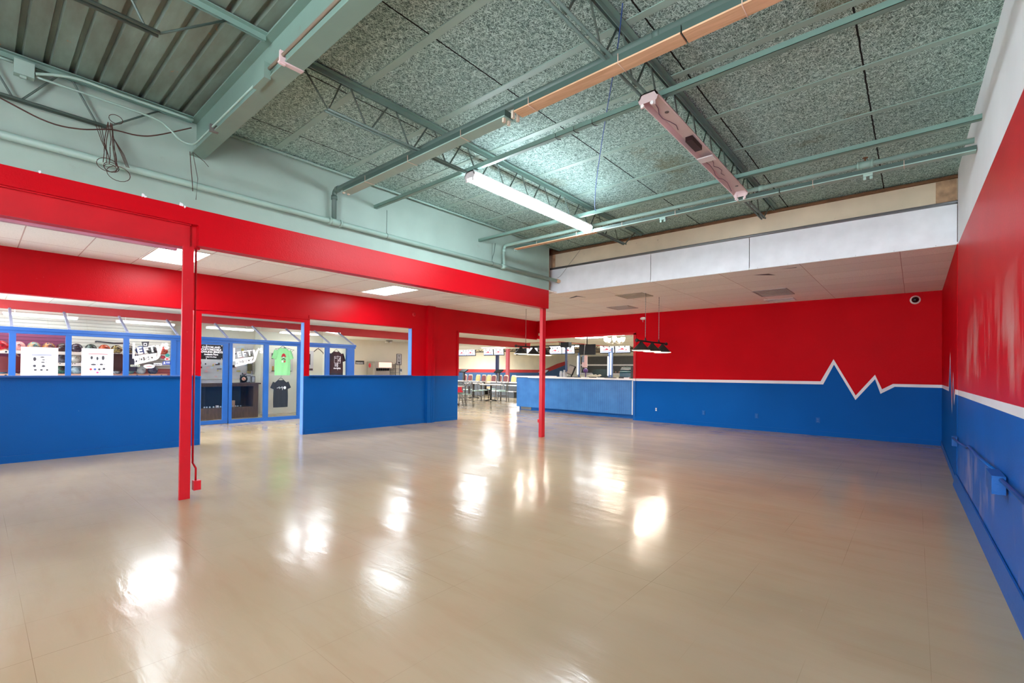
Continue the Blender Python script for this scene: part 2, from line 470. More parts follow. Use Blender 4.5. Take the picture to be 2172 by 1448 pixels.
def link_mesh(name, mb, mats, parent=None, shift=None, recalc=True):
    bm = mb.bm
    if shift is not None: bmesh.ops.translate(bm, verts=bm.verts, vec=-Vector(shift))
    if recalc: bmesh.ops.recalc_face_normals(bm, faces=bm.faces)
    me = bpy.data.meshes.new(name); bm.to_mesh(me); bm.free()
    if not isinstance(mats, (list, tuple)): mats = [mats]
    for m in mats: me.materials.append(m)
    o = bpy.data.objects.new(name, me); COL.objects.link(o)
    if parent: o.parent = parent
    return o

def struct(name, mb, mats, label=None):
    o = link_mesh(name, mb, mats); o['kind'] = 'structure'
    o['label'] = label or name.replace('_', ' '); o['category'] = name.split('_')[0]
    return o
def thing(name, label, cat, loc=(0, 0, 0), rotz=0, group=None):
    o = bpy.data.objects.new(name, None); COL.objects.link(o)
    o.empty_display_size = 0.1
    o.location = loc; o.rotation_euler = (0, 0, rotz); o['label'] = label; o['category'] = cat
    if group: o['group'] = group
    return o
def part(name, mb, mats, root, world=True, label=None):
    """world=True: the builder used world coordinates of an unrotated thing"""
    t = root; off = Vector((0, 0, 0))
    while t is not None: off += t.location; t = t.parent
    o = link_mesh(name, mb, mats, root, off if world else None)
    if label: o['label'] = label
    return o
def solo(name, mb, mats, label, cat, group=None):
    vs = [v.co for v in mb.bm.verts]
    base = Vector(((min(v.x for v in vs) + max(v.x for v in vs)) / 2, (min(v.y for v in vs) + max(v.y for v in vs)) / 2, min(v.z for v in vs)))
    o = link_mesh(name, mb, mats, None, base); o.location = base
    o['label'] = label; o['category'] = cat
    if group: o['group'] = group
    return o
def dup(root, loc, rotz=0, label=None, group=None):
    r = root.copy(); COL.objects.link(r); r.location = loc; r.rotation_euler = (0, 0, rotz)
    if label: r['label'] = label
    if group: r['group'] = group
    for ch in list(root.children):
        c = ch.copy(); COL.objects.link(c); c.parent = r
        for g in list(ch.children):
            d = g.copy(); COL.objects.link(d); d.parent = c
    return r

def text_mesh(body, size, M, mb, mi=0, extrude=0.002, bold=0.0, align='CENTER', sx=1.0, shear=0.0):
    """adds lettering to mb; M maps (x right, y up, z out) to world"""
    cu = bpy.data.curves.new('lettering', 'FONT'); cu.body = body; cu.size = size; cu.extrude = extrude
    cu.offset = bold; cu.align_x = align; cu.align_y = 'CENTER'; cu.shear = shear; cu.resolution_u = 3
    o = bpy.data.objects.new('lettering', cu); COL.objects.link(o)
    dg = bpy.context.evaluated_depsgraph_get(); me = bpy.data.meshes.new_from_object(o.evaluated_get(dg))
    me.transform(M @ Matrix.Diagonal((sx, 1, 1, 1)))
    tmp = bmesh.new(); tmp.from_mesh(me)
    vm = {v: mb.bm.verts.new(v.co) for v in tmp.verts}
    for f in tmp.faces:
        try:
            nf = mb.bm.faces.new([vm[v] for v in f.verts]); nf.material_index = mi
        except ValueError: pass
    tmp.free(); bpy.data.objects.remove(o); bpy.data.curves.remove(cu); bpy.data.meshes.remove(me)
def face_px(x, y, z, ang=0.0):   # lettering on a plane facing +X (readable from the room); right = +Y
    return Matrix.Translation((x, y, z)) @ Matrix(((0, 0, 1, 0), (1, 0, 0, 0), (0, 1, 0, 0), (0, 0, 0, 1))) @ Matrix.Rotation(ang, 4, 'Z')
def face_my(x, y, z, ang=0.0):   # facing -Y; right = +X
    return Matrix.Translation((x, y, z)) @ Matrix(((1, 0, 0, 0), (0, 0, -1, 0), (0, 1, 0, 0), (0, 0, 0, 1))) @ Matrix.Rotation(ang, 4, 'Z')

def slab(mb, polys, fn, th):
    """painted wall: closed prisms for each paint field, side by side"""
    for poly, mi in polys: mb.prism(poly, fn, 0.0, th, mi)

# ================================================================== SETTING
YB = -3.2  # most positions below are image pixels projected onto assumed planes, baked in
# floor
b = MB(); b.box(-30, 1.2, YB, 42, -0.12, 0.0); struct('floor', b, FLOOR, 'glossy waxed beige floor')

# back wall with the zigzag stripe
U = [(-6.09, 1.195), (-1.60, 1.218), (-1.361, 1.711), (-0.963, 0.927), (-0.637, 1.377), (-0.527, 1.069), (-0.344, 1.192), (0.41, 1.193)]
Lw = [(-6.09, 1.127), (-1.551, 1.149), (-1.352, 1.591), (-0.967, 0.83), (-0.636, 1.283), (-0.538, 0.985), (-0.314, 1.134), (0.41, 1.134)]
U[5] = (-0.520, 1.075); Lw[5] = (-0.545, 0.98)
b = MB(); fn = lambda u, v, d: (u, 12.42 + d, v)
slab(b, [([(-6.09, 0)] + Lw + [(0.41, 0)], 1), (Lw + U[::-1], 2), (U + [(0.41, 3.05), (-6.09, 3.05)], 0)], fn, 0.16)
b.box(-9.77, -6.09, 12.42, 12.58, 2.47, 3.05, 0)      # header over the opening
struct('wall_back', b, [RED_B, BLUE_B, STRIPE], 'red over blue back wall with a white zigzag stripe')
b = MB(); b.box(-6.125, -6.05, 12.405, 12.60, 0, 1.13, 1); b.box(-6.125, -6.05, 12.405, 12.60, 1.13, 1.195, 2); b.box(-6.125, -6.05, 12.405, 12.60, 1.195, 2.50, 0)
b.box(-9.6, -6.05, 12.405, 12.60, 2.455, 2.52, 0)
struct('trim_2', b, [RED, BLUE, STRIPE], 'casing around the back opening')
b = MB(); b.box(-6.05, 0.40, 12.405, 12.42, 0, 0.10); struct('baseboard_back', b, BLUE_B, 'blue baseboard of the back wall')

# right wall: far part and near part
Ur = [(12.42, 1.193), (10.0, 1.20), (9.62, 1.742), (9.15, 0.93), (8.92, 1.44), (8.66, 1.07), (8.50, 1.20), (8.12, 1.20)]
Lr = [(12.42, 1.134), (9.96, 1.135), (9.62, 1.62), (9.15, 0.83), (8.92, 1.33), (8.66, 0.98), (8.46, 1.135), (8.12, 1.135)]
b = MB(); fn = lambda u, v, d: (0.40 + d, u, v)
slab(b, [([(12.42, 0)] + Lr + [(8.12, 0)], 1), (Lr + Ur[::-1], 2), (Ur + [(8.12, 3.05), (12.42, 3.05)], 0)], fn, 0.16)
wx = lambda y: 0.405 - 0.0158 * (y - 8.12)
fn = lambda u, v, d: (wx(u) + d, u, v)
slab(b, [([(8.12, 0), (8.12, 1.135), (YB, 1.135), (YB, 0)], 5), ([(8.12, 1.135), (8.12, 1.20), (YB, 1.20), (YB, 1.135)], 2),
         ([(8.12, 1.20), (8.12, 3.03), (YB, 3.06), (YB, 1.20)], 4), ([(8.12, 3.03), (8.12, 4.05), (YB, 4.05), (YB, 3.06)], 3)], fn, 0.16)
struct('wall_right', b, [RED_B, BLUE_B, STRIPE, WHITE, RED_P, BLUE_P], 'right wall, white over red over blue, with damp streaks')
b = MB(); b.prism([(8.12, 0), (8.12, 0.14), (YB, 0.14), (YB, 0)], lambda u, v, d: (wx(u) + d - 0.03 * max(0, 1 - v * 6), u, v), 0, -0.012)
b.box(0.388, 0.40, 8.12, 12.40, 0, 0.10)
struct('baseboard_right', b, BLUE, 'blue baseboard of the right wall')

b = MB(); b.box(-9.77, -1.9, YB - 0.15, YB, 0, 1.2, 1); b.box(-9.77, -1.9, YB - 0.15, YB, 1.2, 4.06, 0)  # added behind the camera to keep world light off the left side
struct('wall_rear_blocker', b, [WHITE, BLUE], 'added unseen wall behind the camera that blocks light on the left')
# high teal wall over the red header on the left
XW = -5.81
b = MB(); fn = lambda u, v, d: (XW - d, u, v)
slab(b, [([(YB, 3.07), (7.87, 3.07), (7.87, 4.03), (YB, 4.03)], 0), ([(YB, 2.90), (1.56, 2.90), (1.56, 2.685), (7.87, 2.685), (7.87, 3.07), (YB, 3.07)], 1)], fn, 0.15)
for (yy, zz, q) in ((1.08, 3.085, .020), (1.10, 3.075, .014), (1.40, 3.08, .022), (0.36, 3.08, .012), (1.43, 3.065, .013)):
    b.prism([(yy + q * math.cos(a) * random.uniform(.5, 1.2), zz + q * math.sin(a) * random.uniform(.5, 1.4)) for a in [2 * PI * i / 9 for i in range(9)]], lambda u, v, d: (XW + 0.0006 - d, u, v), 0, 0.001, 2)
struct('wall_left', b, [TEAL_W, RED, WHITE], 'high teal wall above the red header band')
# bottom steel channel under the left part of the header
b = MB(); b.box(-5.885, -5.875, YB, 1.50, 2.655, 2.92); b.box(-5.93, -5.815, YB, 1.50, 2.645, 2.66); b.box(-5.93, -5.84, YB, 1.50, 2.89, 2.90); b.box(-5.95, -5.90, 1.45, 1.60, 2.66, 2.93)
solo('steel_beam', b, REDP, 'recessed red steel channel beam above the left red column', 'beam')
b = MB(); b.box(-5.99, -5.932, YB, 1.40, 2.622, 2.66); solo('wood_nailer', b, mat('pinkish_wood', (196, 140, 160), 0.6, var=0.15), 'pinkish wooden strip under the recessed red steel beam', 'board')

# partition with its openings
XP = -9.65; TH = 0.12
b = MB(); fn = lambda u, v, d: (XP - d, u, v)
BZ = 1.222
def col2(y0, y1, z0=0.0, z1=3.05):
    if z0 < BZ: b.box(XP - TH, XP, y0, y1, z0, min(BZ, z1), 1)
    if z1 > BZ: b.box(XP - TH, XP, y0, y1, max(BZ, z0), z1, 0)
col2(YB, 2.555, 0, BZ)              # half wall A
col2(YB, 2.555, 2.395, 3.05)        # above window 1
col2(2.555, 2.66)                   # pier
col2(2.66, 4.51, 2.345, 3.05)       # above door 1
col2(4.51, 4.63)                    # pier
col2(4.63, 7.26, 0, BZ); col2(4.63, 7.26, 2.425, 3.05)
col2(7.26, 8.85)
col2(8.85, 12.42, 2.446, 3.05)
struct('wall_partition', b, [RED, BLUE], 'red over blue partition wall with two wide openings')
b = MB(); b.box(XP - 0.01, XP + 0.075, 7.72, 7.97, 0, BZ, 1); b.box(XP - 0.01, XP + 0.075, 7.72, 7.97, BZ, 3.05, 0)
for yy in (7.84, 7.90): b.box(XP + 0.07, XP + 0.082, yy, yy + 0.025, 0, BZ, 1); b.box(XP + 0.07, XP + 0.082, yy, yy + 0.025, BZ, 3.05, 0)
struct('trim_1', b, [RED, BLUE], 'fluted pilaster on the partition')
b = MB(); b.box(XP - TH - 0.01, XP + 0.035, YB, 2.60, BZ - 0.012, BZ + 0.012); b.box(XP - TH - 0.01, XP + 0.035, 4.63, 7.262, BZ - 0.006, BZ + 0.018)
struct('trim_3', b, BPAINT, 'blue ledge caps of the half walls')
b = MB()
b.box(XP - TH - 0.004, XP + 0.004, 4.50, 4.512, 0, 2.34); b.box(XP - TH - 0.004, XP + 0.004, 7.245, 7.262, BZ + 0.018, 2.42)
b.box(XP - TH - 0.004, XP + 0.004, 2.655, 2.667, 0, BZ)
struct('trim_4', b, BPAINT_L, 'pale blue jamb faces of the openings')
b = MB(); b.box(XP, XP + 0.012, YB, 2.64, 0, 0.10); b.box(XP, XP + 0.012, 4.55, 7.70, 0, 0.10); b.box(XP, XP + 0.012, 7.99, 8.84, 0, 0.10)
struct('baseboard_left', b, BLUE, 'blue baseboard of the partition')
b = MB(); b.box(XP, XP + 0.02, YB, 2.70, 2.40, 2.46); b.box(XP, XP + 0.02, 4.60, 7.30, 2.43, 2.50); b.box(XP, XP + 0.015, 2.64, 4.60, 2.41, 2.44)
b.box(XP, XP + 0.02, 8.80, 12.40, 2.43, 2.47); b.box(XP, XP + 0.02, 8.80, 8.86, BZ, 2.45)
struct('trim_5', b, RED, 'red casing over the partition openings')

# ceilings
b = MB(); b.box(-9.77, XW - 0.15, YB, 12.42, 3.05, 3.08); struct('ceiling_left', b, TILE_L, 'tiled drop ceiling of the left aisle')
b = MB(); b.box(XW - 0.15, 0.41, 8.165, 12.42, 3.05, 3.08); b.box(XW - 0.15, XW, 7.87, 8.165, 3.05, 3.08)
struct('ceiling_back', b, TILE_R, 'tiled drop ceiling in front of the back wall')
b = MB(); b.box(-13.75, XP - TH, YB, 12.58, 2.69, 2.72); b.box(-13.75, -11.85, 12.58, 17.0, 2.69, 2.72); b.box(-11.85, -2.5, 12.58, 21.2, 2.69, 2.72)
struct('ceiling_hall', b, TILE_H, 'cream ceiling of the hall beyond')
b = MB(); b.box(-17.5, -13.78, 7.6, 17.2, 2.47, 2.50); b.box(-28, -17.5, 7.7, 17.2, 2.47, 2.50)
struct('ceiling_low', b, TILE_H, 'low cream ceiling over the snack bar')
b = MB(); b.box(-15.4, -13.78, YB, 7.56, 2.60, 2.63); struct('ceiling_shop', b, TILE_H, 'cream ceiling of the pro shop')
b = MB(); b.box(-28.2, -2.5, 21.2, 41.5, 3.3, 3.33); b.box(-28.2, -11.85, 17.2, 21.2, 3.3, 3.33); b.box(-13.75,-11.85,17.0,17.2,3.3,3.33)
struct('ceiling_lanes', b, TILE_G, 'grey ceiling over the bowling lanes')
b = MB(); b.box(-13.78, -13.75, YB, 7.6, 2.515, 2.69); b.box(-13.78, -13.75, 7.6, 17.2, 2.44, 2.69); struct('trim_6', b, HAZYRED, 'red bulkhead face over the shop front, haze painted into its colour')
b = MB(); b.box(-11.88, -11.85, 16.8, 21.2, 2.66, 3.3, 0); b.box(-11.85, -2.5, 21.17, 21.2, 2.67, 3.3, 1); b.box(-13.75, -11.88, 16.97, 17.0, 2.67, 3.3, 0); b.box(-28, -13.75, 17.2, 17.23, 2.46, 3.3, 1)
struct('trim_7', b, [HAZYRED, CREAM], 'edges of the hall ceiling drops')
# deck over the high room
b = MB(); b.box(XW - 0.02, 0.6, 1.602, 8.25, 3.97, 4.03); struct('ceiling_fibre_deck', b, TECTUM, 'teal wood-fibre roof deck')
b = MB()
for y in (2.30, 3.14, 3.98, 4.88, 5.78, 6.65, 7.50): b.box(XW, 0.6, y - 0.032, y + 0.032, 3.962, 3.972)
struct('trim_8', b, TEAL_L, 'pale steel tees between the deck boards')
b = MB(); y = YB; k = 0
prof = []
while y < 1.52:
    prof += [(y, 4.012), (y + 0.112, 4.012), (y + 0.122, 4.050), (y + 0.152, 4.050)]; y += 0.164
for (ya, za), (yb_, zb) in zip(prof, prof[1:]): b.face([(XW - 0.02, ya, za), (0.6, ya, za), (0.6, yb_, zb), (XW - 0.02, yb_, zb)])
b.box(XW - 0.02, 0.6, YB, 1.54, 4.06, 4.09)
struct('ceiling_metal_deck', b, DECK, 'ribbed painted metal roof deck')
b = MB(); b.box(-13.9, 0.7, YB - 0.15, 12.6, 4.10, 4.2); struct('ceiling_roof', b, GREYM, 'added unseen slab over the high room that keeps world light out')  # added slab, unseen; stops world light entering the ceiling voids
b = MB(); b.box(-9.77, 0.6, 12.44, 12.58, 3.08, 4.10); b.box(-9.77, -9.67, YB, 12.44, 3.08, 4.10); b.box(0.41, 0.56, 8.13, 12.44, 3.05, 4.10); b.box(-6.14, -6.10, 7.87, 8.30, 3.08, 4.10); b.box(-5.97, -5.83, 7.87, 7.875, 3.08, 4.10)  # added walls; stop world light leaking in above the drop ceilings
struct('wall_upper', b, RUST, 'added walls above the drop ceilings that shut out stray light')
# shop, snack bar and lanes shell
b = MB(); b.box(-14.90, -14.75, YB, 3.40, 0, 2.60, 0); b.box(-14.90, -14.75, 5.60, 7.60, 0, 2.60, 1)
struct('wall_shop', b, [SLAT_C, CREAM], 'cream back wall of the pro shop')
b = MB(); b.box(-15.35, -15.20, 3.40, 5.60, 0, 2.60); struct('wall_niche', b, CREAM, 'cream wall behind the display counter')
b = MB(); b.box(-15.35, -14.90, 3.30, 3.40, 0, 2.60); b.box(-15.35, -14.90, 5.60, 5.70, 0, 2.60); struct('wall_niche_sides', b, CREAM, 'side returns of the counter niche')
b = MB(); b.box(-14.75, -14.74, YB, 1.45, 0.9, 2.1, 0); b.box(-14.75, -14.74, 1.45, 3.40, 0.9, 1.33, 1); struct('trim_9', b, [SLAT_M, SLAT_P], 'maroon slat panels of the shop wall')
b = MB(); b.prism([(-14.75, 0), (-12.9, 0), (-12.9, 2.08), (-13.72, 2.46), (-14.75, 2.60)], lambda u, v, d: (u, d, v), 7.52, 7.56); struct('wall_shop_side', b, CREAM, 'cream side wall of the pro shop')
b = MB(); b.box(-15.62, -15.50, 7.60, 13.4, 0, 2.47); struct('wall_snack', b, CREAM, 'cream wall behind the snack bar')
# lanes: side wall with stripes rising, end wall with masking panels
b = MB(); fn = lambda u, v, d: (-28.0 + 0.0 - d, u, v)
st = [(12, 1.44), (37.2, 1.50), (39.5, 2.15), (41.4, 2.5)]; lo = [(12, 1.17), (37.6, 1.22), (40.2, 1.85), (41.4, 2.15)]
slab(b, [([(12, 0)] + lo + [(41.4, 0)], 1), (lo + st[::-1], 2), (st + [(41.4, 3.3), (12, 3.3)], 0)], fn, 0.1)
struct('wall_lanes_side', b, [CREAM, mat('blue_lane_paint', (60, 100, 150), 0.6), HAZYRED], 'cream side wall of the lanes with a red and blue band')
b = MB(); b.box(-28, -2.5, 41.4, 41.5, 0, 3.3); struct('wall_lanes_end', b, CREAM, 'end wall of the lanes')
b = MB(); b.box(-2.5, -2.4, 12.58, 41.5, 0, 3.3); struct('wall_lanes_right', b, CREAM, 'right wall of the lanes hall')

# ================================================================== STRUCTURAL STEEL
def column(name, x0, x1, y0, y1, z1, label):
    t = thing(name, label, 'column', ((x0 + x1) / 2, (y0 + y1) / 2, 0))
    b = MB(); b.box(x0, x1, y0, y1, 0, z1); part('post', b, REDP, t)
    return t
cl = column('red_column', -5.80, -5.762, 1.413, 1.508, 2.645, 'slim red steel column nearest the camera, at the left')
b = MB(); b.box(-5.97, -5.80, 1.455, 1.465, 0, 2.645); part('web', b, REDP, cl)
b = MB(); b.tube([(-5.83, 1.575, 0.16), (-5.83, 1.575, 0.30), (-5.83, 1.545, 0.36), (-5.83, 1.545, 2.68)], 0.010); part('conduit', b, REDP, cl)
b = MB(); b.box(-5.86, -5.79, 1.55, 1.615, 0.07, 0.17); part('outlet_box', b, REDB, cl)
b = MB(); [b.lathe([(0, 0), (0.006, 0), (0.006, 0.004), (0, 0.005)], (-5.762, 1.46, z), 8, Matrix.Rotation(PI / 2, 3, 'Y')) for z in (0.45, 1.1, 1.75, 2.3)]; part('bolt', b, REDB, cl)
cr = column('red_column', -5.955, -5.878, 7.76, 7.865, 2.685, 'slim red steel column at the far end of the red header')
b = MB(); b.box(-5.995, -5.955, 7.77, 7.83, 0.30, 0.37); part('outlet_box', b, REDB, cr)
b = MB(); b.tube([(-5.975, 7.80, 0.0), (-5.975, 7.80, 0.30)], 0.011); part('conduit', b, REDP, cr)

# main girder
g = thing('steel_girder', 'deep painted steel girder crossing the ceiling at upper left', 'girder', (-2.6, 1.53, 3.62))
b = MB(); b.box(-5.93, 0.50, 1.464, 1.60, 3.622, 3.636); part('bottom_flange', b, GIRD, g)
b = MB(); b.box(-5.93, 0.50, 1.526, 1.538, 3.636, 3.975); part('web', b, GIRD, g)
b = MB(); b.box(-5.93, 0.50, 1.464, 1.60, 3.975, 3.99); part('top_flange', b, GIRD, g)

def joist(x, y0, y1, yb0, yb1, t0, label, z0=3.622, z1=3.955, per=0.485):
    t = thing('bar_joist', label, 'joist', (x, (y0 + y1) / 2, z0 - 0.013))
    b = MB()
    for s in (-1, 1):
        b.box(x + s * 0.012, x + s * 0.052, y0, y1, z1 - 0.005, z1 + 0.003); b.box(x + s * 0.010, x + s * 0.016, y0, y1, z1 - 0.045, z1)
    part('top_chord', b, TEAL, t)
    b = MB()
    for s in (-1, 1): b.tube([(x + s * 0.024, yb0, z0), (x + s * 0.024, yb1, z0)], 0.012)
    part('bottom_chord', b, TEAL_D, t)
    pts = [(x, max(y0 + 0.12, yb0 - 0.24), z1 - 0.02), (x, yb0 + 0.02, z0 + 0.005)]
    y = t0
    pts = pts[:]
    while y < yb1 - 0.2:
        pts += [(x, y - 0.035, z1 - 0.03), (x, y + 0.045, z1 - 0.03), (x, y + 0.215, z0 + 0.006), (x, y + 0.265, z0 + 0.006)]
        y += per
    pts += [(x, yb1, z0 + 0.005), (x, min(y1 - 0.1, yb1 + 0.42), z1 - 0.02)]
    b = MB(); b.tube(pts, 0.0085, 6); part('web_rod', b, TEAL_D, t)
    return t
joist(-3.864, 1.60, 8.10, 1.97, 7.46, 2.145, 'open web steel joist above the lit tube light')
joist(-1.667, 1.60, 8.10, 1.97, 7.46, 2.145, 'open web steel joist above the open dark tube light')
joist(-5.74, YB, 1.464, YB, 0.79, -2.68, 'open web steel joist running along the teal wall', z1=3.985, per=0.53)
joist(-3.864, YB, 1.464, YB, 0.79, -2.68, 'open web steel joist ending at the girder, upper left', z1=3.985, per=0.53)
joist(-1.667, YB, 1.464, YB, 0.79, -2.68, 'open web steel joist ending at the girder behind the camera', z1=3.985, per=0.53) if False else None

# pipes
def pipe(name, pts, r, label, mats=TEAL_P, cat='pipe', collars=()):
    b = MB(); b.tube(pts, r, 14)
    for (c, d, rr, ln) in collars:
        c = Vector(c); d = Vector(d).normalized(); b.tube([c - d * ln / 2, c + d * ln / 2], rr, 14)
    return solo(name, b, mats, label, cat)
def elbow(a, c, d, n=5):
    """rounded corner points at c between a and d"""
    a, c, d = Vector(a), Vector(c), Vector(d); r = 0.07
    p, q = c + (a - c).normalized() * r, c + (d - c).normalized() * r
    return [p * (1 - t) ** 2 + c * 2 * t * (1 - t) + q * t * t for t in [i / n for i in range(n + 1)]]
PX = XW + 0.075; PZ = 3.292
pipe('sprinkler_main', [(PX, YB, PZ), (PX, 8.02, PZ)], 0.034, 'long horizontal teal pipe along the high teal wall', collars=[((PX, 3.05, PZ), (0, 1, 0), 0.045, 0.14), ((PX, 6.36, PZ), (0, 1, 0), 0.043, 0.13), ((PX, 3.0, PZ), (0, 1, 0), 0.05, 0.02), ((PX, 3.14, PZ), (0, 1, 0), 0.05, 0.02)])
b = MB(); b.tube([(PX, 8.02, PZ), (PX, 8.13, PZ)], 0.04, 12); solo('pipe_end', b, PLY, 'bare brown end of the wall pipe by the white panels', 'pipe')
zA, yA = 3.70, 3.05
pipe('sprinkler_branch', [(PX, yA, PZ + 0.04)] + elbow((PX, yA, PZ), (PX, yA, zA), (0, yA, zA)) + [(wx(yA), yA, zA)], 0.031, 'dark teal pipe above the long plywood-faced light channel', TEAL_D, collars=[((PX, yA, zA - 0.09), (0, 0, 1), 0.039, 0.05), ((PX + 0.09, yA, zA), (1, 0, 0), 0.039, 0.05), ((-1.35, yA, zA), (1, 0, 0), 0.036, 0.05)])
zC, yC = 3.68, 6.37
pipe('sprinkler_branch', [(PX, yC, PZ + 0.04)] + elbow((PX, yC, PZ), (PX, yC, zC), (0, yC, zC)) + [(wx(yC) , yC, zC)], 0.027, 'teal pipe crossing above the far light channel', TEAL_P, collars=[((PX, yC, zC - 0.09), (0, 0, 1), 0.035, 0.05), ((-0.42, yC, zC), (1, 0, 0), 0.040, 0.13), ((-1.45, yC, zC), (1, 0, 0), 0.034, 0.05), ((-0.36, yC, zC), (1, 0, 0), 0.046, 0.02), ((-0.48, yC, zC), (1, 0, 0), 0.046, 0.02)])
b = MB(); b.tube([(-0.42, yC, zC + 0.03), (-0.42, yC, zC + 0.07)], 0.008, 8); b.lathe([(0.0, 0), (0.026, 0.003), (0.026, 0.006), (0, 0.008)], (-0.42, yC, zC + 0.07), 12)
solo('fire_sprinkler', b, RUST, 'small rusty sprinkler head on top of the far teal pipe', 'sprinkler')
# struts
def strut(x0, x1, y, z, label, w=0.050, h=0.046):
    b = MB(); b.box(x0, x1, y - w / 2, y + w / 2, z, z + 0.003); b.box(x0, x1, y - w / 2, y - w / 2 + 0.003, z, z + h); b.box(x0, x1, y + w / 2 - 0.003, y + w / 2, z, z + h)
    return solo('strut_channel', b, TEAL, label, 'strut')
strut(XW, wx(3.71), 3.71, 3.66, 'green steel channel crossing behind the plywood-faced light row')
strut(XW, wx(5.80), 5.80, 3.642, 'green steel channel crossing the far ceiling before the pipe')
for xx, lb in ((-2.66, 'leftmost black wire tie on the green steel channel'), (-2.45, 'middle black wire tie on the green steel channel'), (-2.25, 'rightmost black wire tie on the green steel channel')):
    yy, zz = 3.71, 3.66; b = MB(); b.tube([(xx, yy - 0.024, zz + 0.035), (xx, yy - 0.024, zz - 0.004), (xx, yy + 0.024, zz - 0.004), (xx + 0.03, yy + 0.03, zz - 0.012)], 0.0035, 6)
    solo('wire_tie', b, BLACK, lb, 'wire', 'wire ties on the steel channel')

# fluorescent channel rows
def channel_row(y, zb, segs, label, hh=0.058, w=0.105):
    """segs: (x0, x1, bottom material)"""
    x0, x1 = segs[0][0], segs[-1][1]
    t = thing('light_channel', label, 'light channel', ((x0 + x1) / 2, y, zb))
    for (a, c, m, nm) in segs:
        b = MB(); b.box(a + 0.004, c - 0.004, y - w / 2, y + w / 2, zb + 0.008, zb + hh); p = part('housing', b, CHAN, t)
        b = MB(); b.box(a + 0.006, c - 0.006, y - w / 2 - 0.004, y + w / 2 + 0.004, zb - 0.002, zb + 0.009); part(nm, b, m, t)
    x = x0 + 0.5
    while x < x1:
        b = MB(); b.tube([(x, y - w / 2 - 0.008, zb + 0.06), (x, y - w / 2 - 0.008, zb - 0.006), (x, y + w / 2 + 0.008, zb - 0.006), (x, y + w / 2 + 0.008, zb + 0.06)], 0.003, 5); x += 0.78
        part('tie_wire', b, mat('pale_wire', (205, 180, 160), 0.5), t)
    return t
rA = channel_row(2.892, 3.478, [(-5.15, -2.56, TEAL_L, 'cover_plate'), (-2.47, -1.10, PLY, 'plywood_board'), (-1.10, wx(2.9), PLY, 'plywood_board')], 'long dark light channel faced with orange plywood crossing overhead')
OLDS = mat('old_socket', (200, 190, 170), 0.5)
for s in (-0.03, 0.03):
    b = MB(); b.tube([(-5.158, 2.887 + s, 3.478), (-5.13, 2.887 + s, 3.478)], 0.014, 8); part('lamp_holder', b, OLDS, rA)
    for xx in (-2.60, -2.50): b = MB(); b.box(xx, xx + 0.02, 2.887 + s - 0.012, 2.887 + s + 0.012, 3.44, 3.50); part('lamp_holder', b, OLDS, rA)
rC = channel_row(6.15, 3.49, [(-5.27, -3.65, PLY, 'plywood_board'), (-3.65, -1.2, TEAL_L, 'cover_plate'), (-1.2, wx(6.2), TEAL_L, 'cover_plate')], 'far green light channel running to the right wall', 0.05, 0.075)
for s in (-0.025, 0.025): b = MB(); b.tube([(-5.285, 6.15 + s, 3.478), (-5.255, 6.15 + s, 3.478)], 0.014, 8); part('lamp_holder', b, TEAL_L, rC)
for xx in (-2.61, -0.38):
    b = MB(); b.box(xx - 0.04, xx + 0.04, 6.115, 6.185, 3.462, 3.488); b.box(xx - 0.04, xx - 0.015, 6.125, 6.175, 3.43, 3.464); b.box(xx + 0.015, xx + 0.04, 6.125, 6.175, 3.43, 3.464); part('lamp_holder', b, TEAL_L, rC)

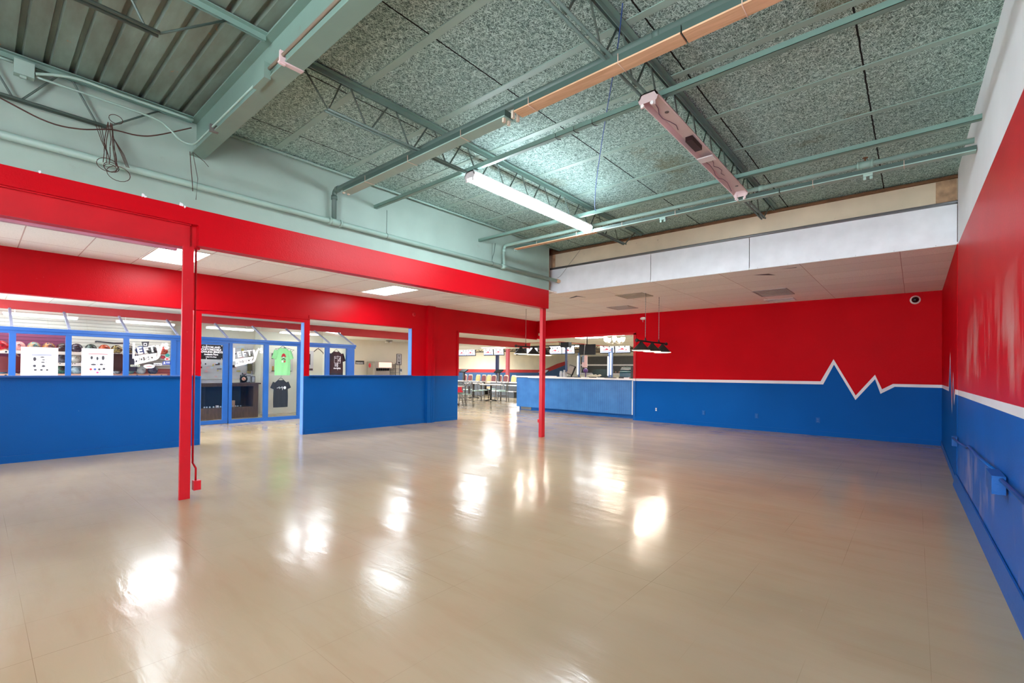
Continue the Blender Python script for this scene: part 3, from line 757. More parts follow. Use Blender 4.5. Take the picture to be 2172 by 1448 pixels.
# modern strip lights under the joists
def strip_light(x, y0, y1, zb, lit, label):
    t = thing('strip_light', label, 'ceiling light', (x, (y0 + y1) / 2, zb))
    b = MB()
    b.prism([(-0.085, 0.055), (-0.06, 0.100), (0.06, 0.100), (0.085, 0.055), (0.075, 0.052), (0.052, 0.090), (-0.052, 0.090), (-0.075, 0.052)], lambda u, v, d: (x + u * (0.92 if lit else 1), d, zb + v), y0, y1)
    for yy in (y0, y1 - 0.004): b.prism([(-0.085, 0.055), (-0.06, 0.100), (0.06, 0.100), (0.085, 0.055), (0.07, 0.02), (-0.07, 0.02)], lambda u, v, d: (x + u, yy + d, zb + v), 0, 0.004)
    for s in (-1, 1): b.box(x + s * 0.05 - 0.012, x + s * 0.05 + 0.012, y0 - 0.001, y0 + 0.014, zb - 0.012, zb + 0.05); b.box(x + s * 0.05 - 0.012, x + s * 0.05 + 0.012, y1 - 0.014, y1 + 0.001, zb - 0.012, zb + 0.05)
    part('housing', b, STEELW if lit else PINKW, t)
    if lit:
        b = MB(); b.prism([(-0.086, 0.060), (-0.082, 0.022), (-0.05, 0.002), (0.05, 0.002), (0.082, 0.022), (0.086, 0.060)], lambda u, v, d: (x + u, d, zb + v), y0 + 0.02, y1 - 0.01)
        part('diffuser', b, TUBE, t)
    else:
        b = MB(); b.box(x - 0.03, x + 0.035, (y0 + y1) / 2 - 0.42, (y0 + y1) / 2 - 0.16, zb + 0.045, zb + 0.09); part('ballast', b, mat('ballast_black', (34, 12, 16), 0.35), t, label='small dark ballast box with a red label')
        b = MB(); ym = (y0 + y1) / 2; b.box(x - 0.078, x + 0.078, ym + 0.02, ym + 0.14, zb + 0.045, zb + 0.055); part('bridge_plate', b, STEELW, t)
        LW_ = mat('lead_wires', (110, 90, 110), 0.5)
        b = MB(); b.tube([(x - 0.03 + 0.025 * math.sin(i * 1.3), y0 + 0.05 + i * 0.09, zb + 0.078) for i in range(8)], 0.003, 5); part('loose_wires', b, LW_, t)
        b = MB(); b.tube([(x - 0.045 + 0.02 * math.sin(i * 1.1), ym + 0.16 + i * 0.1, zb + 0.07 - 0.008 * (i % 3)) for i in range(11)], 0.003, 5)
        b.tube([(x + 0.02 * math.sin(i * 1.9 + 1), ym + 0.2 + i * 0.08, zb + 0.08) for i in range(7)], 0.0028, 5)
        part('loose_wires', b, mat('lead_wires', (110, 90, 110), 0.5), t)
        for yy in (y0 + 0.35, y1 - 0.2): b = MB(); b.lathe([(0, 0), (0.018, 0), (0.018, 0.003), (0, 0.003)], (x + 0.01, yy, zb + 0.084), 12); part('knockout', b, GREYM, t)
        for s in (-1, 1):
            b = MB(); b.tube([(x + s * 0.04, y1, zb - 0.004), (x + s * 0.04, y1 + 0.02, zb - 0.004)], 0.014, 10); part('socket', b, WHITEP, t)
            b = MB(); b.tube([(x + s * 0.04, y0 - 0.02, zb - 0.004), (x + s * 0.04, y0, zb - 0.004)], 0.014, 10); part('socket', b, WHITEP, t)
    return t
strip_light(-3.772, 3.60, 6.09, 3.506, True, 'lit white tube light glowing under the joist')
strip_light(-1.612, 3.48, 6.08, 3.506, False, 'unlit tube light housing hanging open with exposed wires')

# wires and cables
def wire(name, pts, r, m, label, cat='wire'):
    # smooth by Catmull-Rom
    P = [Vector(p) for p in pts]; out = []
    for i in range(len(P) - 1):
        p0, p1, p2, p3 = P[max(i - 1, 0)], P[i], P[i + 1], P[min(i + 2, len(P) - 1)]
        for j in range(5):
            t = j / 5
            out.append(0.5 * ((2 * p1) + (-p0 + p2) * t + (2 * p0 - 5 * p1 + 4 * p2 - p3) * t * t + (-p0 + 3 * p1 - 3 * p2 + p3) * t ** 3))
    out.append(P[-1]); b = MB(); b.tube(out, r, 6)
    return solo(name, b, m, label, cat) if name else b
wire('hanging_wire', [(-1.55, 2.93, 3.95), (-1.70, 3.15, 3.86), (-1.835, 3.317, 3.75), (-2.13, 3.74, 3.74), (-2.55, 4.35, 3.71), (-3.0, 5.02, 3.68), (-3.36, 5.60, 3.66), (-3.44, 5.765, 3.665)], 0.0045, WIREBLUE, 'thin blue wire drooping across the middle of the ceiling')
XC = -5.655
wire('black_cable', [(XC, -0.6, 3.80), (XC, 0.114, 3.561), (XC, 0.391, 3.479), (XC, 0.60, 3.50), (XC, 0.811, 3.58), (XC, 1.0, 3.60), (XC, 1.15, 3.66), (XC, 1.44, 3.85)], 0.006, WIREB, 'dark cable sagging along the teal wall to the girder', 'cable')
def rgh(a, c, n, amp):
    return [tuple(a[i] + (c[i] - a[i]) * k / n + (random.uniform(-amp, amp) if 0 < k < n else 0) for i in range(3)) for k in range(n + 1)]
b = MB()
for q in range(6):
    y = 0.80 + random.uniform(-0.03, 0.03)
    w = wire(None, rgh((XC, y * 0.6 + 0.32, 3.64), (XC + 0.02, y + random.uniform(-0.03, 0.05), 3.25), 5, 0.007), 0.0035, None, '')
    tmp = bpy.data.meshes.new('t'); w.bm.to_mesh(tmp); w.bm.free(); b.bm.from_mesh(tmp); bpy.data.meshes.remove(tmp)
for q, (cy, cz, r) in enumerate(((0.81, 3.22, 0.055), (0.78, 3.23, 0.075), (0.86, 3.17, 0.085), (0.80, 3.20, 0.045), (0.83, 3.66, 0.05))):
    b.tube([(XC + 0.03 + 0.01 * q, cy + r * math.cos(a) * 1.0, cz + r * 0.8 * math.sin(a)) for a in [2 * PI * i / 18 for i in range(19)]], 0.003, 5)
for q in range(3):
    b.tube([(XC, 0.70 + 0.02 * q, 3.58), (XC + 0.005, 0.74 + 0.01 * q, 3.45), (XC + 0.01, 0.79, 3.33), (XC + 0.01, 0.80, 3.28)], 0.003, 5)
    b.tube([(XC, 0.83, 3.50), (XC + 0.01, 0.88 + 0.01 * q, 3.38), (XC + 0.02, 0.92 + 0.01 * q, 3.26)], 0.003, 5)
solo('cable_bundle', b, WIREB, 'tangled bundle of old wires hanging over the wall pipe', 'cable')
b = MB(); b.tube([(XC, 1.43, 3.60), (XC + 0.01, 1.44, 3.42), (XC, 1.455, 3.30), (XC, 1.46, 3.20)], 0.004, 5); b.tube([(XC, 1.455, 3.60), (XC + 0.01, 1.50, 3.34), (XC, 1.49, 3.12)], 0.003, 5); b.tube([(XC, 1.46, 3.60), (XC, 1.56, 3.54), (XC, 1.60, 3.50)], 0.003, 5)
solo('pipe_hanger', b, WIREB, 'rusty wire hanger under the end of the girder', 'hanger')
for yy, lb in ((3.85, 'thin rod hanger holding the wall pipe, middle of the teal wall'), (6.05, 'chain hanger on the wall pipe near the far elbow')):
    b = MB(); b.tube([(PX, yy, PZ + 0.03), (PX, yy, 3.66)], 0.004, 5); b.tube([(PX + 0.037 * math.cos(a), yy, PZ + 0.037 * math.sin(a)) for a in [2 * PI * i / 16 for i in range(17)]], 0.003, 5)
    if yy > 5: b.tube([(PX + 0.03, yy + 0.05, 3.66), (PX + 0.03, yy + 0.03, 3.52), (PX, yy, 3.36)], 0.007, 5)
    solo('pipe_hanger', b, TEAL_D, lb, 'hanger')
# conduits at the upper left
b = MB(); b.box(XC - 0.04, XC + 0.03, 0.185, 0.305, 3.80, 3.92); b.box(XC - 0.01, XC + 0.01, 0.22, 0.26, 3.78, 3.80)
solo('junction_box', b, TEAL_L, 'square teal junction box on the wall at top left', 'junction box')
wire('conduit', [(XC, YB, 3.90), (XC, -0.5, 3.90), (XC, 0.18, 3.89)], 0.010, TEAL_P, 'teal conduit entering the wall junction box from the left', 'conduit')
wire('conduit', [(XC + .01, 0.31, 3.85), (XC + .02, 0.45, 3.90), (XC + 0.02, 0.60, 3.93), (XC + .02, 0.9, 3.925), (XC + .02, 1.45, 3.925)], 0.013, TEAL_P, 'teal conduit bending up from the junction box along the joist', 'conduit')
wire('conduit', [(XC, 0.31, 3.83), (XC, 0.7, 3.83), (XC, 1.12, 3.82), (XC, 1.24, 3.77), (XC + 0.02, 1.34, 3.68), (XC + 0.06, 1.42, 3.655), (XC + 0.16, 1.448, 3.655), (-5.2, 1.45, 3.655), (-4.0, 1.45, 3.655)], 0.010, TEAL_P, 'teal conduit curving from the wall onto the girder', 'conduit')
wire('conduit', [(-3.74, 1.45, 3.668), (-3.0, 1.45, 3.668), (-1.5, 1.45, 3.668)], 0.014, mat('bare_conduit', (140, 128, 112), 0.35, 0.4), 'bare conduit continuing along the girder past its box', 'conduit')
b = MB(); b.box(-3.98, -3.76, 1.42, 1.47, 3.60, 3.72); solo('junction_box', b, GIRD, 'small dented box on the girder flange', 'junction box')
b = MB(); b.box(-3.52, -3.50, 1.43, 1.47, 3.60, 3.70); b.box(-3.53, -3.49, 1.425, 1.60, 3.612, 3.622); solo('conduit_clamp', b, PINKW, 'white clamp gripping the girder conduit', 'clamp')
b = MB(); b.box(-5.06, -5.03, 1.43, 1.50, 3.612, 3.68); solo('conduit_clamp', b, GREYM, 'small clamp on the girder near the wall', 'clamp')
# conduit along the top edge of the teal wall
b = MB(); b.tube([(XW + 0.10, 1.62, 3.945), (XW + 0.10, 8.1, 3.945)], 0.014, 8)
solo('conduit', b, TEAL_P, 'long teal conduit where the teal wall meets the roof deck', 'conduit')

# far bulkhead: cream beam, conduit and white panels
g = thing('cream_beam', 'rust-stained cream steel beam above the white panels', 'girder', (-2.8, 8.25, 3.58))
b = MB(); b.box(-6.1, 0.42, 8.245, 8.255, 3.60, 3.92); part('web', b, BEAMC, g)
b = MB(); b.box(-6.1, 0.42, 8.19, 8.31, 3.58, 3.60); part('bottom_flange', b, BEAMC, g)
b = MB(); b.box(-6.1, 0.42, 8.19, 8.31, 3.915, 3.93); part('top_flange', b, RUST, g)
b = MB(); b.box(0.20, 0.40, 8.235, 8.245, 3.61, 3.91); b.box(-6.02, -5.92, 8.235, 8.245, 3.61, 3.91); part('end_plate', b, mat('stained_cream', (186, 150, 116), 0.7, var=0.3, nscale=10), g)
b = MB(); b.box(-6.1, 0.42, 8.26, 8.30, 3.93, 4.05); struct('trim_10', b, RUST, 'rusty closure above the cream beam')
b = MB(); b.tube([(-6.0, 8.15, 3.585), (wx(8.12), 8.15, 3.585)], 0.022, 10); solo('conduit', b, GALV, 'grey metal conduit along the top of the white panels', 'conduit')
for (x0, x1, lb) in ((-6.0, -3.70, 'leftmost white panel under the cream beam'), (-3.69, -2.03, 'middle white panel under the cream beam'), (-2.02, 0.40, 'rightmost white panel under the cream beam')):
    t = thing('white_panel', lb, 'panel', ((x0 + x1) / 2, 8.165, 3.045))
    b = MB(); b.box(x0, x1, 8.155, 8.170, 3.045, 3.565); part('sheet', b, PANELW, t)
    b = MB(); x = x0 + 0.12
    while x < x1: b.lathe([(0, 0), (0.006, 0), (0.006, 0.003), (0, 0.004)], (x, 8.155, 3.06), 8, Matrix.Rotation(PI / 2, 3, 'X')); x += 0.42
    b.box(x0, x1, 8.150, 8.156, 3.043, 3.050)
    part('screws_and_edge', b, GREYM, t) if False else part('edge_strip', b, STEELW, t)
b = MB(); b.box(-6.05, -5.98, 7.90, 8.15, 3.05, 3.30, 0); b.box(-6.04, -5.96, 8.03, 8.10, 3.30, 3.6, 0)
solo('wood_blocking', b, PLY, 'raw wooden blocking between the red header and the white panels', 'board')
wire('thin_wire', [(-5.2, 8.12, 3.88), (-5.45, 8.10, 3.62), (-5.62, 8.05, 3.40), (-5.70, 8.02, 3.34)], 0.003, GREYM, 'thin grey wire in front of the cream beam at its left end')

# soffit ceiling fittings
def register(x0, x1, y0, y1, m, label, slots=6, z=3.05):
    t = thing('ceiling_register', label, 'vent', ((x0 + x1) / 2, (y0 + y1) / 2, z - 0.012))
    b = MB(); w = 0.03
    b.box(x0, x1, y0, y0 + w, z - 0.012, z); b.box(x0, x1, y1 - w, y1, z - 0.012, z); b.box(x0, x0 + w, y0 + w, y1 - w, z - 0.012, z); b.box(x1 - w, x1, y0 + w, y1 - w, z - 0.012, z)
    part('frame', b, m, t)
    b = MB()
    for i in range(slots):
        yy = y0 + w + (y1 - y0 - 2 * w) * (i + 0.5) / slots; b.box(x0 + w, x1 - w, yy - 0.018, yy + 0.010, z - 0.009, z - 0.003)
    part('louvre', b, m, t)
    b = MB(); b.box(x0 + w, x1 - w, y0 + w, y1 - w, z - 0.003, z - 0.001); part('backing', b, DARK if m is STEELW else m, t)
    return t
VENTG = mat('dusty_vent', (176, 166, 150), 0.7, var=0.12)
VENTG2 = mat('grey_vent', (168, 156, 152), 0.7, var=0.10)
register(-4.95, -4.33, 9.12, 9.70, VENTG, 'dusty tan ceiling register above the right pool lamp')
register(-2.52, -1.90, 10.33, 11.18, VENTG2, 'square grey ceiling register in front of the white slotted one')
register(-2.60, -2.02, 11.72, 12.14, STEELW, 'white slotted ceiling register against the red back wall', 4)
register(-6.05, -5.45, 10.7, 11.3, VENTG2, 'grey ceiling register furthest left in the back soffit')
b = MB(); b.face([(-2.08, 8.65, 3.047), (-1.86, 8.68, 3.047), (-1.79, 8.875, 3.047), (-1.90, 8.80, 3.047)]); solo('ceiling_hole', b, BLACK, 'dark broken corner in the ceiling tiles below the rightmost panel', 'hole')
b = MB(); b.face([(-1.65, 8.40, 3.047), (-1.40, 8.41, 3.047), (-1.42, 8.45, 3.047)]); solo('ceiling_hole', b, BLACK, 'thin dark gap in a ceiling tile near the panel edge, far right', 'hole')
b = MB(); b.prism([(-5.976, 8.872), (-5.665, 8.688), (-5.60, 8.99), (-5.70, 8.80), (-5.94, 8.90)], lambda u, v, d: (u, v, 3.047 + d), 0, 0.002); solo('ceiling_hole', b, DARK, 'dark cracked notch in the ceiling tile above the far column', 'hole')
b = MB(); b.prism([(-8.2, 7.0), (-7.55, 7.35), (-7.0, 7.30), (-7.5, 7.40)], lambda u, v, d: (u, v, 3.046 + d), 0, 0.002); b.prism([(-6.9, 7.25), (-6.35, 7.28), (-6.6, 7.33)], lambda u, v, d: (u, v, 3.046 + d), 0, 0.002)
solo('ceiling_hole', b, DARK, 'sagging dark tile seam in the left aisle ceiling', 'hole')

def troffer(x0, x1, y0, y1, z, m, label, grp=None):
    t = thing('troffer_light', label, 'ceiling light', ((x0 + x1) / 2, (y0 + y1) / 2, z - 0.012), group=grp)
    b = MB(); w = 0.025
    b.box(x0, x1, y0, y0 + w, z - 0.012, z); b.box(x0, x1, y1 - w, y1, z - 0.012, z); b.box(x0, x0 + w, y0 + w, y1 - w, z - 0.012, z); b.box(x1 - w, x1, y0 + w, y1 - w, z - 0.012, z)
    part('frame', b, WHITEP, t)
    b = MB(); b.box(x0 + w, x1 - w, y0 + w, y1 - w, z - 0.010, z - 0.003); part('lens', b, m, t)
    return t
troffer(-9.03, -7.81, 1.65, 2.28, 3.05, TROF, 'glowing ceiling panel light behind the left red column')
troffer(-9.03, -7.81, 5.43, 6.06, 3.05, TROF, 'glowing ceiling panel light over the blue half wall')
troffer(-9.03, -7.81, -2.1, -1.5, 3.05, TROF, 'added unseen ceiling panel light beyond the left edge of the view')  # added lamp, out of view
for y, lb in ((-0.4, 'first'), (2.40, 'second'), (5.23, 'third'), (7.97, 'fourth'), (10.67, 'fifth')):
    troffer(-11.2, -10.55, y - 0.5, y + 0.5, 2.69, HALLT, 'hall ceiling light behind the partition, %s from the left' % lb)

# dome camera and small wall fittings
t = thing('dome_camera', 'white round security camera high on the red back wall', 'camera', (-0.02, 12.40, 2.80))
Rx = Matrix.Rotation(PI / 2, 3, 'X')
cx, cz = 0.0, 2.895
b = MB(); b.lathe([(0.085, 0), (0.085, 0.02), (0.06, 0.045)], (cx, 12.42, cz), 28, Rx); part('ring', b, WHITEP, t)
b = MB(); b.lathe([(0.055, 0.03), (0.045, 0.06), (0.025, 0.078), (0, 0.085)], (cx, 12.42, cz), 24, Rx); part('dome', b, mat('camera_dome', (16, 18, 20), 0.1), t)
for x, z, lb in ((-5.43, 0.35, 'painted wall outlet below the right pool lamp'), (-4.15, 0.343, 'painted wall outlet under the blue wall hatch'), (-2.90, 0.348, 'painted wall outlet in the middle of the blue back wall'), (-1.65, 0.341, 'painted wall outlet left of the tall white zigzag')):
    t = thing('wall_outlet', lb, 'outlet', (x, 12.41, z - 0.06))
    b = MB(); b.box(x - 0.037, x + 0.037, 12.408, 12.42, z - 0.058, z + 0.058); part('plate', b, BLUE, t)
    b = MB(); b.box(x - 0.017, x + 0.017, 12.404, 12.409, z + 0.008, z + 0.038); b.box(x - 0.017, x + 0.017, 12.404, 12.409, z - 0.038, z - 0.008); part('socket', b, WHITEP if x > -5 and x < -5.4 or x < -5 else BPAINT, t)
b = MB(); b.box(-4.58, -3.97, 12.412, 12.42, 0.86, 1.12); solo('wall_hatch', b, BLUE_B, 'square painted patch panel in the blue back wall', 'hatch')
t = thing('smoke_detector', 'white detector on the red wall above the right pool lamp', 'detector', (-5.84, 12.39, 2.87))
b = MB(); b.lathe([(0.07, 0), (0.07, 0.02), (0.05, 0.035), (0, 0.038)], (-5.84, 12.42, 2.90), 20, Rx @ Matrix.Diagonal((1.2, 0.6, 1))); part('cover', b, WHITEP, t)
b = MB(); b.tube([(-5.84, 12.40, 2.86), (-5.84, 12.40, 2.80)], 0.008, 8); part('stem', b, WHITEP, t)
b = MB(); b.box(-9.55, -9.45, 12.37, 12.42, 2.56, 2.64); solo('thermostat', b, mat('thermostat_cream', (226, 216, 186), 0.5), 'small cream box on the red wall beside the far column', 'box')
b = MB(); b.box(-9.40, -9.30, 12.38, 12.42, 2.62, 2.74); solo('wall_box', b, REDB, 'small red box on the red wall beside the cream one', 'box')
b = MB(); b.lathe([(0, 0), (0.05, 0), (0.045, 0.012), (0, 0.014)], (XP, 7.32, 2.78), 16, Matrix.Rotation(PI / 2, 3, 'Y')); solo('wall_disc', b, REDB, 'round painted cover on the red wall above the window', 'cover')

# conduit and boxes on the right wall
t = thing('surface_conduit', 'blue conduit with two boxes low on the right wall', 'conduit', (0.40, 5.5, 0.52))
b = MB(); b.tube([(0.36, 8.05, 0.60), (0.375, 7.3, 0.62), (0.40, 6.7, 0.64), (0.41, 6.55, 0.67), (0.41, 5.6, 0.69), (0.43, 4.75, 0.71)], 0.012, 8); b.tube([(0.43, 4.40, 0.70), (0.47, 2.0, 0.74)], 0.014, 8); part('pipe', b, BLUE, t)
b = MB(); b.box(0.35, 0.40, 8.0, 8.10, 0.50, 0.62); part('box', b, BLUE, t)
b = MB(); b.box(0.385, 0.452, 4.42, 4.75, 0.60, 0.72); part('box', b, BLUE, t)

# ================================================================== POOL LAMPS
def pool_lamp(x, y0, label):
    """bar along +Y, three cone shades; local origin under the bar's near end"""
    L = 1.48; z = 2.03
    t = thing('pool_table_lamp', label, 'hanging lamp', (x, y0, 1.82))
    o = lambda yy, zz: (0, yy, zz - 1.82)
    b = MB(); b.tube([o(0, z), o(L, z)], 0.018, 10)
    b.sphere(o(0, z), 0.038, 12); b.sphere(o(L, z), 0.038, 12)
    part('bar', b, SHADE, t, False)
    for yy in (0.40, 1.08):
        b = MB(); b.lathe([(0.035, 0), (0.012, 0.02), (0.025, 0.04), (0.006, 0.06), (0.006, 0.08)], o(yy, z + 0.012), 10); part('finial', b, SHADE, t, False)
        b = MB()
        n = 34
        for i in range(n):
            zz = z + 0.085 + (3.05 - z - 0.085) * i / n; h = (3.05 - z - 0.085) / n * 0.62
            if i % 2: b.box(-0.007, 0.007, yy - 0.0025, yy + 0.0025, zz - 1.82, zz - 1.82 + h * 1.5)
            else: b.box(-0.0025, 0.0025, yy - 0.007, yy + 0.007, zz - 1.82, zz - 1.82 + h * 1.5)
        part('chain', b, GREYM, t, False)
    for yy in (0.20, 0.74, 1.28):
        b = MB(); b.lathe([(0.022, 0.195), (0.030, 0.18), (0.042, 0.155), (0.175, 0.012), (0.182, 0.0), (0.176, 0.002), (0.04, 0.145), (0.0, 0.15)], o(yy, 1.83), 24)
        s = part('shade', b, [SHADE], t, False)
        b = MB(); b.lathe([(0.181, -0.002), (0.183, 0.004), (0.176, 0.010), (0.040, 0.140), (0.0, 0.144)], o(yy, 1.829), 24); part('shade_lining', b, SHADEIN, s, False)
        b = MB(); b.sphere(o(yy, 1.885), 0.03, 12); part('bulb', b, BULB, s, False)
    return t
pool_lamp(-4.31, 8.88, 'black three-cone pool table lamp hanging before the red back wall')
pool_lamp(-7.92, 9.31, 'black three-cone pool table lamp partly behind the far red column')

# ================================================================== SHOP FRONT
XS = -12.83
sf = thing('glass_storefront', 'blue framed glass shop front with sloping glass roof', 'shop front', (XS, 3.0, 0))
posts = [(-2.3, -2.2), (-1.32, -1.22), (-0.42, -0.32), (0.43, 0.52), (1.20, 1.285), (2.10, 2.19), (2.945, 3.035), (4.13, 4.20), (4.95, 5.06), (5.83, 5.93), (6.62, 6.735), (7.28, 7.52)]
for (a, c) in posts:
    b = MB(); b.box(XS - 0.053, XS + 0.034, a, c, 0, 1.99); part('mullion', b, BPAINT, sf)
b = MB(); b.box(XS - 0.06, XS + 0.04, YB, 7.55, 1.985, 2.04); b.box(XS - 0.05, XS + 0.06, YB, 7.56, 2.04, 2.105); part('head_rail', b, BPAINT, sf)
b = MB(); b.box(XS - 0.05, XS + 0.03, YB, 3.03, 0, 0.09); b.box(XS - 0.05, XS + 0.03, 4.13, 7.52, 0, 0.09); part('sill_rail', b, BPAINT, sf)
edges = [YB] + [v for p in posts for v in p]
for i in range(0, len(edges) - 1, 2):
    a, c = edges[i], edges[i + 1]
    if abs(a - 3.035) < 0.01: continue
    b = MB(); b.box(XS - 0.012, XS - 0.006, a, c, 0.09, 1.985); part('glass_pane', b, GLASS, sf)
bars = [-2.25, -1.27, -0.37, 0.46, 1.25, 2.16, 3.06, 4.09, 4.99, 5.89, 6.74, 7.50]
S0, S1 = (XS + 0.02, 2.10), (-13.74, 2.50)
for y in bars:
    b = MB(); b.prism([(S0[0], S0[1]), (S1[0], S1[1]), (S1[0], S1[1] + 0.035), (S0[0], S0[1] + 0.035)], lambda u, v, d: (u, y + d, v), -0.02, 0.02); part('glazing_bar', b, BARG, sf)
for a, c in zip(bars, bars[1:]):
    b = MB(); b.prism([(S0[0], S0[1] + .012), (S1[0], S1[1] + .012), (S1[0], S1[1] + 0.018), (S0[0], S0[1] + 0.018)], lambda u, v, d: (u, d, v), a + 0.02, c - 0.02); part('roof_pane', b, GLASS_R, sf)
# door leaf
dr = thing('glass_door', 'blue framed glass door with a black banner sign', 'door', (XS, 3.58, 0))
b = MB(); b.box(XS - 0.03, XS + 0.02, 3.04, 3.12, 0.01, 1.98); b.box(XS - 0.03, XS + 0.02, 4.0, 4.115, 0.01, 1.98); b.box(XS - 0.03, XS + 0.02, 3.12, 4.0, 0.01, 0.10); b.box(XS - 0.03, XS + 0.02, 3.12, 4.0, 1.93, 1.98); part('frame', b, BPAINT, dr)
b = MB(); b.box(XS - 0.008, XS - 0.002, 3.12, 4.0, 0.10, 1.93); part('glass_pane', b, GLASS, dr)

# --- lettering on the glass
XG = XS + 0.012
def lefty(y0, y1, z0, z1, label):
    """white slanted shop lettering; fits the box (y0..y1, z0..z1)"""
    w, h = y1 - y0, z1 - z0
    b = MB()
    T = lambda u, v, d: (XG + d, y0 + u / 765 * w, z0 + v / 425 * h)
    b.prism([(0, 420), (45, 420), (45, 170), (495, 240), (490, 190), (0, 120)], T, 0, 0.003)                       # L with its long foot
    b.prism([(480, 395), (545, 395), (562, 330), (585, 400), (640, 405), (572, 190), (545, 135), (490, 102), (45, 0), (45, 48), (470, 138), (505, 165), (525, 230)], T, 0, 0.003)   # y with its tail
    ang = math.atan2(0.16 * h / 425, w / 765) * 0.95
    at = lambda u, v: face_px(XG, y0 + u / 765 * w, z0 + v / 425 * h, ang)
    for ch_, u, v in (('E', 148, 272), ('F', 275, 292), ('T', 405, 312)): text_mesh(ch_, h * 0.40, at(u, v), b, 0, 0.0015, 0.008, sx=0.95)
    text_mesh("'S", h * 0.38, at(690, 372), b, 0, 0.0015, 0.009)
    text_mesh('PRO SHOP', h * 0.215, at(268, 122), b, 0, 0.0015, 0.004, sx=0.80)
    return solo('window_lettering', b, PRW, label, 'lettering')
lefty(2.25, 2.90, 1.415, 1.90, "white slanted LEFTY'S PRO SHOP lettering on the window")
lefty(4.22, 4.93, 1.40, 1.88, "white LEFTY'S lettering on the pane right of the glass door")
# banner
t = thing('banner_sign', 'black banner with white lettering on the glass door', 'sign', (XG + 0.01, 3.72, 1.575))
b = MB(); b.box(XG + 0.004, XG + 0.008, 3.30, 3.985, 1.575, 1.925); part('cloth', b, BLACKP, t)
b = MB()
for i, (tx, s) in enumerate((('CUSTOM AND', 0.062), ('CUSTOMIZABLE', 0.062), ('BOWLING JERSEYS', 0.062), ('Available Here', 0.052))):
    text_mesh(tx, s, face_px(XG + 0.010, 3.74, 1.865 - i * 0.058, 0), b, 0, 0.001, 0.002, sx=0.95)
text_mesh("Lefty's Pro Shop", 0.034, face_px(XG + 0.010, 3.74, 1.632, 0), b, 0, 0.001, 0.001)
part('lettering', b, PRW, t)
b = MB()
for yy in (3.32, 3.64, 3.965):
    for zz in (1.59, 1.91): b.box(XG + 0.008, XG + 0.012, yy - 0.008, yy + 0.008, zz - 0.008, zz + 0.008)
part('grommet', b, PRW, t)
# paper sheets with catalogue pages
def sheet(y0, y1, z0, z1, py0, py1, pz0, pz1, kind, m, label):
    t = thing('paper_sheet', label, 'poster', (XG, (y0 + y1) / 2, z0))
    b = MB(); b.box(XG - 0.001, XG + 0.002, y0, y1, z0, z1); part('backing', b, m, t)
    b = MB(); b.box(XG + 0.002, XG + 0.004, py0, py1, pz0, pz1, 0)
    b.box(XG + 0.0035, XG + 0.0045, py0, py1, pz1 - 0.018, pz1 - 0.008, 1 if kind else 2)
    w, h = py1 - py0, pz1 - pz0
    it = [(0.1, 0.75, 0.14, 0.2), (0.4, 0.72, 0.13, 0.2), (0.68, 0.74, 0.17, 0.26), (0.12, 0.45, 0.3, 0.09), (0.58, 0.46, 0.2, 0.09), (0.06, 0.22, 0.15, 0.12), (0.28, 0.22, 0.15, 0.12), (0.5, 0.22, 0.15, 0.12), (0.74, 0.24, 0.15, 0.14), (0.4, 0.07, 0.16, 0.1)] if kind else \
         [(0.06, 0.72, 0.18, 0.24), (0.42, 0.85, 0.24, 0.06), (0.5, 0.73, 0.2, 0.05), (0.46, 0.61, 0.22, 0.06), (0.06, 0.42, 0.18, 0.14), (0.5, 0.42, 0.2, 0.12), (0.1, 0.24, 0.18, 0.1), (0.42, 0.24, 0.16, 0.1), (0.72, 0.24, 0.14, 0.1)]
    for i, (u, v, a, c) in enumerate(it):
        n = 8
        b.prism([(py0 + w * (u + a * (0.5 + 0.5 * math.cos(2 * PI * q / n) * random.uniform(.8, 1))), pz0 + h * (v + c * (0.2 + 0.4 * math.sin(2 * PI * q / n)))) for q in range(n)], lambda p, q, d: (XG + 0.004 + d, p, q), 0, 0.001, (3, 1, 2, 3)[i % 4] if kind and 5 <= i < 8 else (4 if kind and i == 9 else 3))
        b.box(XG + 0.004, XG + 0.005, py0 + w * (u + a + 0.02), py0 + w * min(0.97, u + a + 0.10), pz0 + h * (v + 0.02), pz0 + h * (v + 0.032), 3)
    part('catalogue_page', b, [PAPER, PRR, PRB, DARK, mat('pink_print', (226, 70, 130), 0.6)], t)
sheet(0.585, 1.095, 1.165, 1.735, 0.73, 1.00, 1.19, 1.60, 0, PINKPAPER, 'white paper sheet with a dark-headed catalogue page on the window')
sheet(1.435, 1.935, 1.165, 1.745, 1.54, 1.84, 1.21, 1.645, 1, PAPER, 'white paper sheet with a red-headed catalogue page on the window')
# round and oval stickers
def disc(y, z, ry, rz, m, label, inner=None, name='window_sticker', txt=None, tm=None):
    t = thing(name, label, 'sticker', (XG, y, z - rz))
    b = MB(); b.prism([(y + ry * math.cos(2 * PI * q / 20), z + rz * math.sin(2 * PI * q / 20)) for q in range(20)], lambda p, q, d: (XG + d, p, q), 0, 0.002); part('disc', b, m, t)
    if inner: b = MB(); b.prism([(y + ry * .7 * math.cos(2 * PI * q / 20), z + rz * .7 * math.sin(2 * PI * q / 20)) for q in range(20)], lambda p, q, d: (XG + 0.002 + d, p, q), 0, 0.001); part('centre', b, inner, t)
    if txt: b = MB(); text_mesh(txt, rz * 0.95, face_px(XG + 0.004, y, z), b, 0, 0.0006, 0.001); part('lettering', b, tm, t)
disc(2.79, 1.60, 0.045, 0.040, mat('maroon_print', (90, 16, 28), 0.5), 'dark red round sticker beside the slanted lettering', mat('maroon2', (130, 26, 36), 0.5))
disc(2.875, 1.645, 0.042, 0.036, mat('teal_print', (30, 130, 120), 0.5), 'teal round sticker at the window corner post')
